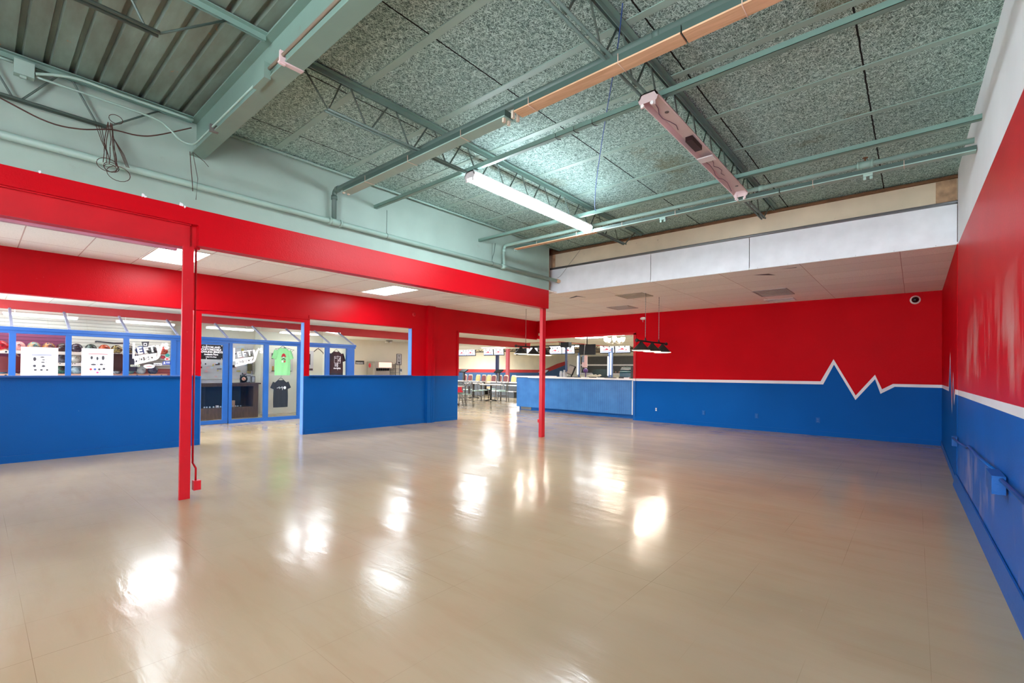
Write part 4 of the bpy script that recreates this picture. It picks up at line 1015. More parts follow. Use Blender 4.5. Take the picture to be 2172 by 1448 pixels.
disc(2.87, 1.56, 0.045, 0.032, PRW, 'small white round sticker with a red mark', mat('redmark', (200, 60, 70), 0.5))
disc(2.545, 1.39, 0.10, 0.045, PRW, 'white oval turbo sticker under the slanted lettering', None, txt='turbo', tm=PRR)
b = MB(); b.box(XG, XG + 0.002, 2.79, 2.935, 1.43, 1.51, 0); b.box(XG + 0.002, XG + 0.003, 2.85, 2.92, 1.48, 1.49, 1); b.box(XG + 0.002, XG + 0.003, 2.85, 2.92, 1.46, 1.465, 1)
b.prism([(2.80, 1.44), (2.815, 1.47), (2.805, 1.49), (2.82, 1.50), (2.835, 1.485), (2.83, 1.465), (2.845, 1.44), (2.825, 1.455)], lambda p, q, d: (XG + 0.002 + d, p, q), 0, 0.001, 1)
solo('window_sticker', b, [PRB, PRW], 'blue rectangular sticker with a white player figure', 'sticker')
b = MB(); b.prism([(2.40, 1.93), (2.54, 1.94), (2.52, 1.82), (2.43, 1.81)], lambda p, q, d: (XG + d, p, q), 0, 0.002, 0); b.box(XG + 0.002, XG + 0.003, 2.44, 2.50, 1.84, 1.90, 1); b.box(XG + 0.003, XG + 0.004, 2.452, 2.488, 1.852, 1.888, 0)
solo('window_sticker', b, [DARK, PRW], 'dark shield sticker above the slanted lettering', 'sticker')
for (y, z, w, h, tx, tm, m, lb) in ((2.30, 1.40, 0.16, 0.04, '', PRB, mat('khaki_print', (190, 196, 160), 0.5), 'pale strip sticker left of the oval one'), (2.70, 1.44, 0.15, 0.05, '', DARK, mat('grey_strip', (206, 208, 210), 0.5), 'pale strip sticker right of the oval one')):
    t = thing('window_sticker', lb, 'sticker', (XG, y, z - h / 2)); b = MB(); b.box(XG, XG + 0.002, y - w / 2, y + w / 2, z - h / 2, z + h / 2); part('strip', b, m, t)
    b = MB(); b.prism([(y - w * .4 + w * .8 * i / 10, z + 0.012 * math.sin(i * 2.2)) for i in range(11)] + [(y + w * .4 - w * .8 * i / 10, z - 0.010 + 0.004 * math.sin(i * 1.7)) for i in range(11)], lambda p, q, d: (XG + 0.002 + d, p, q), 0, 0.001); part('script_mark', b, tm, t)

# --- T-shirts on hangers
def tshirt(x, yc, ztop, w, L, m, label, design, sw=1.0):
    t = thing('t_shirt', label, 'shirt', (x, yc, ztop - L))
    b = MB(); n = 36
    def f(u, v):
        a = 2 * PI * u; z = ztop - L + v * (L - 0.02)
        hw = w * 0.5 * (1.0 + 0.03 * math.sin(v * 5)) if v < 0.86 else w * 0.5 * (1 - 0.62 * ((v - 0.86) / 0.14) ** 1.6)
        fold = 0.010 * math.sin(a * 7 + v * 2) * (1 - v * 0.7)
        return (x + (0.045 + fold) * math.sin(a) * (1.0 if v < .9 else .8), yc + hw * math.cos(a), z + (0.0 if v < .99 else 0.015 * abs(math.cos(a))))
    b.grid(f, n, 20, True)
    for s in (-1, 1):
        p0 = Vector((x, yc + s * w * 0.36, ztop - 0.085)); p1 = Vector((x, yc + s * w * 0.55, ztop - 0.30 * sw))
        def g(u, v):
            a = 2 * PI * u; c = p0.lerp(p1, v); d = (p1 - p0).normalized(); nn = Vector((0, -d.z, d.y))
            return c + nn * (0.078 - 0.006 * v) * math.cos(a) + Vector((1, 0, 0)) * 0.035 * math.sin(a)
        b.grid(g, 14, 5, True)
    part('body', b, m, t)
    b = MB()
    b.tube([(x, yc - w * 0.30, ztop - 0.05), (x, yc - 0.03, ztop + 0.035), (x, yc, ztop + 0.05), (x, yc + 0.03, ztop + 0.035), (x, yc + w * 0.30, ztop - 0.05)], 0.006, 6)
    b.tube([(x, yc, ztop + 0.05), (x, yc, ztop + 0.085), (x, yc + 0.02, ztop + 0.105), (x, yc + 0.035, ztop + 0.09)], 0.003, 6)
    part('hanger', b, BLACKP, t)
    b = MB(); xf = x + 0.056
    P = lambda pts, mi: b.prism([(yc + p * w, ztop - q * L) for p, q in pts], lambda p, q, d: (xf + d, p, q), 0, 0.003, mi)
    if design == 'face':
        P([(-.13, .30), (-.10, .24), (0, .20), (.10, .24), (.13, .30), (.16, .33), (.10, .34), (0, .31), (-.10, .34), (-.16, .33)], 0)
        P([(-.13, .42), (0, .37), (.13, .42), (.14, .45), (0, .40), (-.14, .45)], 1)
        P([(-.12, .46), (-.03, .46), (-.03, .52), (-.08, .54), (-.12, .51)], 2); P([(.03, .46), (.12, .46), (.12, .51), (.07, .54), (.03, .52)], 0)
        P([(-.05, .33), (.05, .33), (.05, .36), (-.05, .36)], 2)
    elif design == 'pulse':
        pts = [(-.33, .30), (-.22, .29), (-.17, .25), (-.14, .33), (-.10, .27), (-.05, .30), (0, .29), (.03, .24), (.06, .37), (.09, .28), (.14, .295)]
        b.tube([(xf, yc + p * w, ztop - q * L) for p, q in pts], 0.006, 5, mi=2)
        P([(.22 + .09 * math.cos(2 * PI * q / 18), .29 + .055 * math.sin(2 * PI * q / 18)) for q in range(18)], 2)
    else:
        for (a0, a1, c0, c1) in ((-.22, .26, .19, .20), (-.22, .26, .43, .44), (-.22, -.205, .19, .44), (.245, .26, .19, .44), (.03, .045, .16, .70)): P([(a0, c0), (a1, c0), (a1, c1), (a0, c1)], 2)
        P([(-.17, .245), (-.05, .245), (-.05, .265), (-.17, .265)], 2)
        P([(.08, .34), (.22, .22), (.22, .25), (.11, .35)], 2); P([(.08, .35), (.26, .35), (.26, .37), (.08, .37)], 2); P([(.20, .22), (.22, .22), (.22, .36), (.20, .36)], 2)
        text_mesh('10', 0.12, face_px(xf + 0.003, yc - 0.08 * w, ztop - 0.52 * L), b, 2, 0.0012, 0.002)
        text_mesh('the buddy', 0.055, face_px(xf + 0.003, yc + 0.0 * w, ztop - 0.63 * L), b, 2, 0.0012, 0.002)
    part('print', b, [PRR, mat('dark_green_print', (30, 60, 50), 0.6), PRW], t)
    return t
tshirt(-12.935, 5.47, 1.93, 0.41, 0.74, TSG, 'mint green t-shirt with red face print hanging in the window', 'face')
tshirt(-12.935, 5.43, 1.07, 0.375, 0.74, TSB, 'black t-shirt with white heartbeat print hanging below the green one', 'pulse', 0.8)
tshirt(-12.95, 7.02, 1.90, 0.42, 0.80, TSB2, 'charcoal t-shirt with white square print in the corner window', 'square')
b = MB(); b.tube([(-12.95, 6.34, 1.86), (-12.95, 6.43, 1.94), (-12.95, 6.47, 1.95), (-12.95, 6.52, 1.92), (-12.95, 6.62, 1.83), (-12.95, 6.615, 1.80)], 0.010, 6); b.tube([(-12.95, 6.47, 1.95), (-12.95, 6.47, 1.985), (-12.95, 6.49, 1.99)], 0.004, 5)
solo('clothes_hanger', b, BLACKP, 'empty black clothes hanger beside the charcoal shirt', 'hanger')

# --- shop interior
def strip(x, y, L, label):  # added glowing strips, in place of hall lights mirrored in the roof glass
    t = thing('added_shop_strip', label, 'ceiling light', (x, y, 2.42))
    b = MB(); b.box(x - 0.07, x + 0.07, y - L / 2, y + L / 2, 2.45, 2.475); [b.box(x - 0.01, x + 0.01, y + q - 0.01, y + q + 0.01, 2.475, 2.60) for q in (-0.4, 0.4)]; part('housing', b, WHITEP, t)
    b = MB(); b.box(x - 0.09, x + 0.09, y - L / 2 + 0.02, y + L / 2 - 0.02, 2.42, 2.45); part('lens', b, SHOPT, t)
for y, lb in ((-1.1, 'added shop strip light left of the view'), (0.95, 'added shop strip light over the maroon wall'), (2.75, "added shop strip light above the slanted lettering window"), (4.6, 'added shop strip light over the display counter'), (6.5, 'added shop strip light over the hanging shirts')): strip(-14.2, y, 1.15, lb)
# ball shelves
for i, (z, lb) in enumerate(((1.675, 'upper'), (1.43, 'middle'), (1.185, 'lower'))):
    t = thing('ball_shelf', '%s white shelf strip of the bowling ball wall' % lb, 'shelf', (-14.45, 0.8, z - 0.03))
    y1 = 3.2 if i == 0 else (3.2 if i == 2 else 1.75)
    b = MB(); b.box(-14.74, -14.26, -1.6, y1, z - 0.02, z); part('board', b, LAMW, t)
    b = MB(); b.box(-14.26, -14.25, -1.6, y1, z - 0.05, z + 0.02); part('price_rail', b, mat('price_rail', (232, 216, 204), 0.5) if i < 2 else mat('orange_rail', (214, 160, 130), 0.5), t)
    b = MB(); yy = 0.2
    while yy < y1 - 0.1:
        if i == 1: [b.box(-14.25, -14.246, yy + q * 0.04, yy + q * 0.04 + 0.018, z - 0.01, z + 0.008) for q in range(3)]
        else: b.lathe([(0, 0), (0.018, 0), (0.018, 0.002), (0, 0.002)], (-14.25, yy, z - 0.015), 8, Matrix.Rotation(PI / 2, 3, 'Y'))
        yy += 0.24
    part('price_tags', b, DARK, t)
BR = 0.108
bm0 = MB(); bm0.sphere((0, 0, 0), BR, 28)
ball_me = bpy.data.meshes.new('bowling_ball'); bm0.bm.to_mesh(ball_me); bm0.bm.free()
hm = MB()
for dy, dz in ((0.02, 0.03), (0.045, 0.03), (0.033, 0.0)):
    n = Vector((0.9, dy / BR * 1.0, dz / BR)).normalized(); c = n * (BR - 0.004)
    hm.tube([c, n * (BR + 0.0008)], 0.009, 8)
hole_me = bpy.data.meshes.new('finger_hole'); hm.bm.to_mesh(hole_me); hm.bm.free()
hole_me.materials.append(BLACK)
balls = [
 ('top', 0.376, (150, 14, 26), (190, 40, 50), 'glossy red bowling ball at the left end of the top shelf'),
 ('top', 0.620, (196, 120, 116), (216, 160, 150), 'dusty pink bowling ball on the top shelf'),
 ('top', 0.850, (70, 120, 118), (206, 130, 70), 'teal and orange swirled bowling ball on the top shelf'),
 ('top', 1.078, (60, 40, 60), (200, 130, 60), 'purple and gold swirled bowling ball on the top shelf'),
 ('top', 1.300, (44, 24, 26), (70, 40, 36), 'dark brown bowling ball on the top shelf'),
 ('top', 1.527, (48, 34, 46), (80, 66, 78), 'dark plum bowling ball on the top shelf'),
 ('top', 1.770, (16, 26, 24), (90, 110, 100), 'black and grey-green bowling ball on the top shelf'),
 ('top', 2.006, (130, 44, 22), (200, 96, 60), 'rust orange bowling ball on the top shelf'),
 ('top', 2.228, (24, 20, 16), (176, 150, 90), 'black and gold bowling ball on the top shelf'),
 ('top', 2.470, (30, 34, 44), (120, 100, 60), 'black and brass bowling ball behind the window post'),
 ('top', 2.690, (40, 56, 100), (70, 90, 140), 'navy blue bowling ball behind the slanted lettering'),
 ('top', 2.915, (24, 24, 26), (90, 90, 90), 'plain black bowling ball behind the slanted lettering'),
 ('top', 3.130, (170, 44, 36), (210, 110, 90), 'bright red bowling ball at the right end of the top shelf'),
 ('mid', 1.270, (60, 60, 70), (130, 130, 140), 'smoky grey bowling ball on the middle shelf'),
 ('mid', 1.515, (196, 190, 176), (216, 210, 198), 'cream bowling ball with a smiling face on the middle shelf'),
 ('low', 0.389, (40, 96, 120), (100, 170, 180), 'blue bowling ball at the left end of the lower shelf'),
 ('low', 0.620, (80, 140, 140), (210, 220, 216), 'mint and white bowling ball on the lower shelf'),
 ('low', 1.285, (40, 24, 24), (50, 110, 90), 'brown and green bowling ball on the lower shelf'),
 ('low', 1.526, (130, 150, 156), (176, 190, 194), 'pale steel blue bowling ball on the lower shelf'),
 ('low', 2.226, (70, 74, 82), (200, 200, 204), 'mottled grey bowling ball beside the second paper sheet'),
 ('low', 2.472, (110, 170, 160), (150, 196, 186), 'mint green bowling ball on the lower shelf'),
 ('low', 2.690, (176, 180, 180), (206, 208, 208), 'light grey bowling ball on the lower shelf'),
 ('low', 2.930, (36, 40, 74), (90, 96, 120), 'dark indigo bowling ball on the lower shelf'),
]
zs = {'top': 1.675, 'mid': 1.43, 'low': 1.185}
for i, (row, y, a, c, lb) in enumerate(balls):
    me = ball_me.copy(); me.materials.append(ball_mat('ball_%d' % i, a, c))
    for p in me.polygons: p.use_smooth = True
    o = bpy.data.objects.new('bowling_ball', me); COL.objects.link(o); o.location = (-14.39, y, zs[row] + BR + 0.001)
    o['label'] = lb; o['category'] = 'bowling ball'; o['group'] = 'bowling balls on the shop shelves'
    h = bpy.data.objects.new('finger_hole', hole_me); COL.objects.link(h); h.parent = o; h.rotation_euler = (0.6 * (i % 3), 0.1, -0.25 + 0.2 * (i % 4))
# big red bag
t = thing('tote_bag', 'large dark red bag hanging at the left end of the shop', 'bag', (-14.0, 0.42, 1.22))
b = MB(); b.grid(lambda u, v: (-14.0 + 0.10 * math.sin(2 * PI * u), 0.42 + (0.30 - 0.10 * (1 - v) ** 3) * math.cos(2 * PI * u), 1.24 + 0.32 * v - 0.03 * math.cos(2 * PI * u) ** 2 * (1 - v)), 26, 9, True)
b.face([(-14.0 + 0.09 * math.sin(2 * PI * q / 20), 0.42 + 0.2 * math.cos(2 * PI * q / 20), 1.235) for q in range(20)])
part('body', b, mat('dark_red_leather', (92, 12, 20), 0.6), t)
b = MB(); b.tube([(-13.98, 0.22, 1.55), (-13.98, 0.30, 1.66), (-13.98, 0.42, 1.70), (-13.98, 0.54, 1.66), (-13.98, 0.62, 1.55)], 0.012, 6); part('handle', b, mat('tan_strap', (190, 140, 110), 0.6), t)
# backpacks
def backpack(y, z, m, label):
    t = thing('ball_bag', label, 'bag', (-14.11, y, z))
    b = MB(); b.grid(lambda u, v: (-14.11 + 0.12 * max(-1, min(1, 1.4 * math.sin(2 * PI * u))), y + 0.115 * max(-1, min(1, 1.4 * math.cos(2 * PI * u))) * (1 - 0.25 * v ** 6), z + 0.40 * v), 20, 8, True); b.box(-14.21, -14.02, y - 0.085, y + 0.085, z + 0.39, z + 0.405); part('body', b, m, t)
    b = MB(); b.box(-13.995, -13.965, y - 0.08, y + 0.08, z + 0.05, z + 0.2); part('pocket', b, m, t)
    b = MB(); b.tube([(-14.1, y - 0.04, z + 0.40), (-14.1, y - 0.03, z + 0.44), (-14.1, y + 0.03, z + 0.44), (-14.1, y + 0.04, z + 0.40)], 0.006, 5); part('handle', b, BLACK, t)
backpack(2.19, 1.27, mat('dark_brown_cloth', (52, 36, 34), 0.8), 'dark brown ball bag behind the second paper sheet')
backpack(2.435, 1.27, mat('slate_cloth', (44, 54, 74), 0.8), 'slate blue ball bag next to the brown one')
b = MB(); b.tube([(-14.75, 1.9, 1.965), (-14.6, 1.9, 1.965), (-14.6, 2.2, 1.94), (-14.6, 2.5, 1.955), (-14.75, 2.5, 1.955)], 0.02, 6); solo('display_rod', b, DARK, 'dark rod display high on the cream slat wall', 'display')

# display counter
dc = thing('display_counter', 'dark wooden display counter with glass front in the pro shop', 'counter', (-14.28, 4.35, 0))
b = MB(); b.box(-14.62, -14.02, 3.30, 5.34, 0.925, 0.96); part('top', b, DWOOD, dc)
b = MB(); b.box(-14.58, -14.06, 3.30, 5.29, 0, 0.28); b.box(-14.58, -14.06, 5.16, 5.29, 0.28, 0.925); b.box(-14.58, -14.06, 3.30, 3.36, 0.28, 0.925); b.box(-14.62, -14.58, 3.30, 5.29, 0.28, 0.925); b.box(-14.12, -14.06, 3.36, 5.16, 0.87, 0.925); b.box(-14.58, -14.06, 3.36, 5.16, 0.28, 0.30); part('cabinet', b, DWOOD, dc)
b = MB(); b.box(-14.075, -14.07, 3.36, 5.16, 0.30, 0.87); part('glass_front', b, GLASS, dc)
b = MB(); b.box(-14.30, -14.27, 4.05, 4.10, 0.30, 0.87); b.box(-14.34, -14.28, 3.45, 4.9, 0.30, 0.87); part('divider', b, mat('navy_felt', (28, 36, 48), 0.9), dc)
for (y, z, s, m, lb) in ((3.85, 0.30, 0.05, WHITEP, 'small white box inside the counter at its left'), (4.30, 0.30, 0.06, PINKPAPER, 'pinkish box inside the counter'), (4.62, 0.30, 0.20, mat('cardboard', (176, 132, 108), 0.8), 'brown cardboard box inside the counter'), (4.45, 0.30, 0.035, WHITEP, 'small white figure in the counter')):
    b = MB(); b.box(-14.22, -14.14, y - s / 2, y + s / 2, z, z + s * (1 if s < 0.1 else 0.9)); solo('boxed_item', b, m, lb, 'box')
b = MB(); [b.sphere((-14.12, 3.45 + i * 0.075 + random.uniform(-.02, .02), 0.325), 0.022, 8) for i in range(20)]; solo('small_goods', b, mat('silver_goods', (190, 192, 200), 0.3), 'row of small silvery goods along the counter front', 'goods')
# on the counter
for (y, w, h, m, lb) in ((4.99, 0.12, 0.19, BLACK, 'black picture frame standing leftmost of three on the counter'), (5.14, 0.12, 0.17, BLACK, 'black picture frame standing in the middle on the counter'), (5.27, 0.10, 0.15, BLACK, 'black picture frame standing at the counter end')):
    t = thing('picture_frame', lb, 'frame', (-14.4, y, 0.96)); b = MB(); b.box(-14.41, -14.39, y - w / 2, y + w / 2, 0.96, 0.96 + h + 0.03); part('frame', b, m, t)
    b = MB(); b.box(-14.389, -14.385, y - w / 2 + 0.015, y + w / 2 - 0.015, 0.975, 0.96 + h + 0.015); part('print', b, mat('grey_photo', (186, 190, 196), 0.5), t)
t = thing('record_clock', 'round black record clock with an orange label on the counter', 'clock', (-14.2, 4.95, 0.96))
b = MB(); b.lathe([(0, 0), (0.10, 0), (0.10, 0.006), (0, 0.006)], (-14.20, 4.95, 1.065), 28, Matrix.Rotation(PI / 2, 3, 'Y')); part('disc', b, BLACKP, t)
b = MB(); b.lathe([(0, 0), (0.052, 0), (0.052, 0.003), (0, 0.003)], (-14.192, 4.95, 1.07), 20, Matrix.Rotation(PI / 2, 3, 'Y')); part('label_disc', b, mat('peach_label', (240, 190, 160), 0.5), t)
b = MB(); b.prism([(4.92, 1.095), (4.93, 1.105), (4.98, 1.045), (4.97, 1.035)], lambda p, q, d: (-14.188 + d, p, q), 0, 0.002); part('hand', b, PRR, t)
t = thing('till_monitor', 'grey-green monitor standing on the display counter', 'monitor', (-14.3, 3.78, 0.96))
b = MB(); b.box(-14.36, -14.30, 3.68, 3.93, 0.98, 1.17); part('screen', b, mat('speckled_grey', (96, 110, 112), 0.6, var=0.4, nscale=60), t)
b = MB(); b.box(-14.36, -14.28, 3.76, 3.84, 0.96, 0.985); part('stand', b, BLACKP, t)
b = MB(); b.box(-14.30, -14.24, 3.60, 3.67, 0.96, 1.10); solo('card_reader', b, BLACKP, 'black card reader beside the grey monitor', 'card reader')
b = MB(); b.box(-14.30, -14.2, 3.46, 3.57, 0.96, 1.20); solo('card_rack', b, mat('pinkish_rack', (206, 170, 160), 0.6), 'pinkish card rack on the counter at the door side', 'rack')
b = MB(); b.box(-14.45, -14.40, 4.0, 4.55, 0.96, 1.05); solo('paper_pile', b, PAPER, 'white papers lying along the back of the counter', 'papers')
# posters / notices behind the counter
t = thing('notice_board', 'white notice board covered with stickers and papers behind the counter', 'notice board', (-15.19, 4.35, 1.05))
b = MB(); b.box(-15.185, -15.175, 4.0, 5.55, 1.05, 2.25); part('board', b, PAPER, t)
b = MB()
for i in range(120):
    y = random.uniform(4.03, 5.42); z = random.uniform(1.1, 2.15); w = random.uniform(.03, .12); h = random.uniform(.02, .08); mi = random.choice((0, 1, 1, 2, 3, 3, 3, 4))
    b.prism([(y, z), (y + w, z + random.uniform(-.01, .01)), (y + w, z + h), (y, z + h * random.uniform(.7, 1.1))], lambda p, q, d: (-15.175 + d + 0.0002 * i, p, q), 0, 0.0002, mi)
part('papers', b, [DARK, mat('pale_blue_note', (190, 214, 230), .7), mat('pink_note', (230, 190, 190), .7), mat('grey_note', (200, 200, 200), .7), mat('yellow_note', (206, 190, 110), .7)], t)
t = thing('wire_rack', 'black wire grid rack on the wall right of the notice board', 'rack', (-14.9, 5.42, 1.2))
b = MB()
for i in range(5): b.tube([(-15.12, 5.36 + i * 0.05, 1.2), (-15.12, 5.36 + i * 0.05, 1.95)], 0.003, 5)
for i in range(12): b.tube([(-15.12, 5.36, 1.22 + i * 0.065), (-15.12, 5.56, 1.22 + i * 0.065)], 0.003, 5)
part('grid', b, mat('rack_wire', (120, 104, 90), .5), t)
b = MB(); b.box(-15.12, -15.09, 5.37, 5.49, 1.3, 1.5); b.box(-15.12, -15.09, 5.39, 5.47, 1.6, 1.8); part('hung_goods', b, mat('olive_goods', (96, 96, 70), .6), t)
# shelf picture of bottles behind green shirt, web decoration
t = thing('wall_poster', 'framed poster of tall trophies behind the green shirt', 'poster', (-14.73, 6.2, 1.25))
b = MB(); b.box(-14.75, -14.73, 5.86, 6.55, 1.27, 1.85); part('print', b, mat('poster_beige', (214, 208, 196), .6), t)
b = MB(); b.box(-14.73, -14.725, 5.9, 6.5, 1.66, 1.83, 0)
for i, (w, mi) in enumerate(((.05, 1), (.06, 2), (.05, 3), (.04, 1), (.05, 2), (.04, 0))): b.box(-14.73, -14.722, 5.92 + i * .095, 5.92 + i * .095 + w, 1.30, 1.44 + 0.05 * (i % 3), mi)
b.box(-14.73, -14.724, 5.9, 6.5, 1.28, 1.30, 0)
part('motif', b, [DARK, mat('gold_print', (190, 150, 80), .5), mat('tan_print', (206, 186, 150), .5), mat('grey_print', (90, 96, 110), .5)], t)
b = MB(); wc = (6.28, 2.02)
for a in (-2.9, -2.4, -1.9, -1.4, -0.9, -0.3): b.tube([(-14.7, wc[0], wc[1]), (-14.7, wc[0] + 0.30 * math.cos(a), wc[1] + 0.24 * math.sin(a))], 0.005, 5)
for r in (0.12, 0.21, 0.29): b.tube([(-14.7, wc[0] + r * math.cos(a) * (1 - 0.1 * (i % 2)), wc[1] + 0.8 * r * math.sin(a) * (1 - 0.1 * (i % 2))) for i, a in enumerate([-2.9 + 0.26 * q for q in range(11)])], 0.004, 5)
solo('web_decoration', b, BLACK, 'black spider web decoration above the framed poster', 'decoration')
t = thing('wall_poster', 'narrow white framed print beside the empty hanger', 'poster', (-14.73, 7.02, 1.3))
b = MB(); b.box(-14.75, -14.73, 6.98, 7.2, 1.3, 1.95); part('print', b, PAPER, t)
b = MB(); b.box(-14.73, -14.725, 7.02, 7.10, 1.5, 1.85); b.box(-14.73, -14.725, 7.0, 7.18, 1.32, 1.38); part('motif', b, DARK, t)

# ================================================================== SNACK BAR (seen through the second window)
def word_sign(y0, y1, z0, z1, bgm, words, fgm, label, vert=False, x=-15.49):
    t = thing('wall_sign', label, 'sign', (x, (y0 + y1) / 2, z0)); b = MB(); b.box(x - 0.01, x + 0.005, y0, y1, z0, z1); part('board', b, bgm, t)
    b = MB()
    for (w, s, yy, zz) in words: text_mesh(w, s, face_px(x + 0.007, yy, zz), b, 0, 0.001, 0.002)
    part('lettering', b, fgm, t)
    return t
word_sign(9.15, 9.50, 1.555, 1.69, mat('slate_sign', (60, 60, 56), .6), [('DRINKS', 0.085, 9.31, 1.60)], PRW, 'dark DRINKS sign above the snack counter')
t = word_sign(10.95, 11.15, 1.57, 1.985, PAPER, [('Y', 0.13, 11.05, 1.90), ('U', 0.13, 11.05, 1.775), ('M', 0.12, 11.05, 1.65)], DARK, 'tall white YUM sign with dark frame')
b = MB(); b.box(-15.50, -15.48, 10.935, 10.95, 1.56, 1.995); b.box(-15.50, -15.48, 11.15, 11.165, 1.56, 1.995); b.box(-15.50, -15.48, 10.95, 11.15, 1.985, 1.997); b.box(-15.50, -15.48, 10.95, 11.15, 1.556, 1.57); part('frame', b, DARK, t)
t = thing('snack_counter', 'cream back counter carrying the soda fountain', 'counter', (-15.15, 10.0, 0))
b = MB(); b.box(-15.49, -14.85, 8.2, 12.2, 0, 1.03); part('base', b, CREAM, t)
b = MB(); b.box(-15.49, -14.80, 8.2, 12.25, 1.03, 1.07); part('worktop', b, LAMW, t)
sd = thing('soda_fountain', 'silver soda fountain with a lit red panel', 'soda machine', (-15.15, 9.95, 1.07))
b = MB(); b.box(-15.45, -15.10, 9.60, 10.36, 1.07, 1.66); b.box(-15.12, -14.95, 9.60, 10.36, 1.42, 1.66); b.box(-15.12, -14.95, 9.60, 9.66, 1.07, 1.42); part('cabinet', b, mat('brushed_silver', (170, 162, 150), .35, .5), sd)
b = MB(); b.box(-14.95, -14.94, 9.78, 10.33, 1.45, 1.64); part('lit_panel', b, SODAG, sd)
b = MB()
for i in range(6): b.box(-15.05, -14.99, 9.74 + i * 0.095, 9.79 + i * 0.095, 1.33, 1.42)
part('valve', b, BLACKP, sd)
b = MB(); b.box(-15.12, -14.90, 9.66, 10.36, 1.07, 1.12); part('drip_tray', b, GREYM, sd)
b = MB(); b.lathe([(0, 0), (0.085, 0), (0.085, 0.004), (0, 0.004)], (0, 0, 0), 20, Matrix.Rotation(-PI / 2, 3, 'X')); bmesh.ops.translate(b.bm, verts=b.bm.verts, vec=(-15.27, 9.598, 1.52)); part('round_emblem', b, mat('emblem_red', (200, 50, 60), .5), sd)
t = thing('cup_rack', 'black wire shelf rack right of the soda fountain', 'rack', (-15.3, 10.6, 1.07))
b = MB()
for yy in (10.42, 10.86):
    for xx in (-15.45, -15.18): b.tube([(xx, yy, 1.07), (xx, yy, 1.64)], 0.010, 6)
part('upright', b, BLACK, t)
b = MB(); [b.box(-15.46, -15.16, 10.40, 10.90, z, z + 0.012) for z in (1.25, 1.40, 1.57)]; part('shelf', b, GREYM, t)
b = MB(); b.box(-15.50, -15.42, 11.05, 11.14, 1.24, 1.42, 0); b.box(-15.42, -15.41, 11.06, 11.13, 1.30, 1.40, 1); solo('soap_dispenser', b, [WHITEP, mat('grey_blue', (90, 110, 130), .4)], 'white and grey-blue dispenser on the cream wall', 'dispenser')
b = MB(); b.box(-15.3, -14.95, 8.6, 9.45, 1.07, 1.13); solo('serving_tray', b, GREYM, 'low grey tray on the snack counter below the DRINKS sign', 'tray')
t = thing('semi_flush_lamp', 'small frosted ceiling lamp above the soda fountain', 'ceiling light', (-15.0, 10.25, 2.38))
b = MB(); b.lathe([(0, 0.09), (0.12, 0.09), (0.13, 0.07), (0.03, 0.05), (0.01, 0.0), (0, -0.01)], (-15.0, 10.25, 2.38), 14); part('canopy', b, GREYM, t)
b = MB(); [b.lathe([(0.02, 0.05), (0.05, 0.03), (0.055, 0.0), (0, -0.005)], (-15.0 + 0.1 * math.cos(a), 10.25 + 0.1 * math.sin(a), 2.38), 10) for a in (0, 2.1, 4.2)]; part('glass_cup', b, WHITEP, t)

# ================================================================== BAR COUNTER
bc = thing('bar_counter', 'long blue beadboard counter with a pale top', 'counter', (-8.5, 13.0, 0))
b = MB(); b.box(-10.75, -6.28, 12.70, 12.74, 0.12, 1.14); b.box(-10.75, -10.71, 12.74, 14.2, 0.12, 1.14); part('beadboard_front', b, BEAD, bc)
b = MB(); b.box(-10.70, -6.28, 12.80, 13.35, 0, 0.14); b.box(-10.70, -10.2, 13.35, 14.2, 0, 0.14); part('plinth', b, BLUE, bc)
b = MB(); b.box(-10.70, -6.28, 12.74, 13.35, 0.14, 1.14); part('carcass', b, BLUE, bc)
b = MB(); b.box(-10.80, -10.15, 12.66, 14.3, 1.155, 1.20); b.box(-10.15, -6.20, 12.58, 13.42, 1.14, 1.185); part('worktop', b, LAMW, bc)
b = MB(); b.box(-6.30, -6.27, 12.69, 12.75, 0.12, 1.13); part('corner_strip', b, LAMW, bc)
b = MB(); b.box(-10.62, -10.15, 12.785, 12.80, 0.02, 0.12); part('kick_vent', b, GREYM, bc)
b = MB(); b.box(-6.27, -6.14, 12.75, 13.3, 0, 1.10); solo('gap_shade_block', b, DWOOD, 'dark brown block for the shaded gap at the right end of the blue counter', 'board')  # dark block standing in for the shade of an open gap
ZT = 1.186
# POS terminal
t = thing('till_terminal', 'tilted grey touch screen till on the blue counter', 'till', (-8.65, 12.95, ZT))
Mt = Matrix.Translation((-8.60, 12.93, 1.42)) @ Matrix.Rotation(-0.35, 4, 'Z') @ Matrix.Rotation(-0.32, 4, 'X') @ Matrix.Rotation(0.2, 4, 'Y')
b = MB(); b.box(-0.17, 0.17, -0.02, 0.02, -0.15, 0.16, M=Mt); part('bezel', b, BLACKP, t)
b = MB(); b.box(-0.15, 0.15, -0.026, -0.020, -0.13, 0.14, M=Mt); part('screen', b, mat('till_screen', (150, 138, 128), .3), t)
b = MB(); b.tube([(-8.62, 12.98, ZT), (-8.62, 12.98, 1.34)], 0.02, 8); b.box(-8.75, -8.50, 12.90, 13.10, ZT, ZT + 0.02); part('stand', b, BLACKP, t)
b = MB(); b.box(-8.94, -8.84, 12.95, 13.10, ZT, ZT + 0.17); b.box(-8.90, -8.84, 12.92, 12.96, ZT + 0.1, ZT + 0.24); solo('receipt_printer', b, mat('light_grey_plastic', (170, 172, 174), .5), 'grey receipt printer beside the tilted till', 'printer')
b = MB(); b.lathe([(0, 0), (0.05, 0), (0.055, 0.13), (0.04, 0.17), (0.045, 0.2), (0, 0.2)], (-9.05, 13.0, ZT), 14); solo('plastic_jug', b, mat('clear_plastic', (176, 184, 190), .3), 'pale plastic jug left of the tilted till', 'jug')
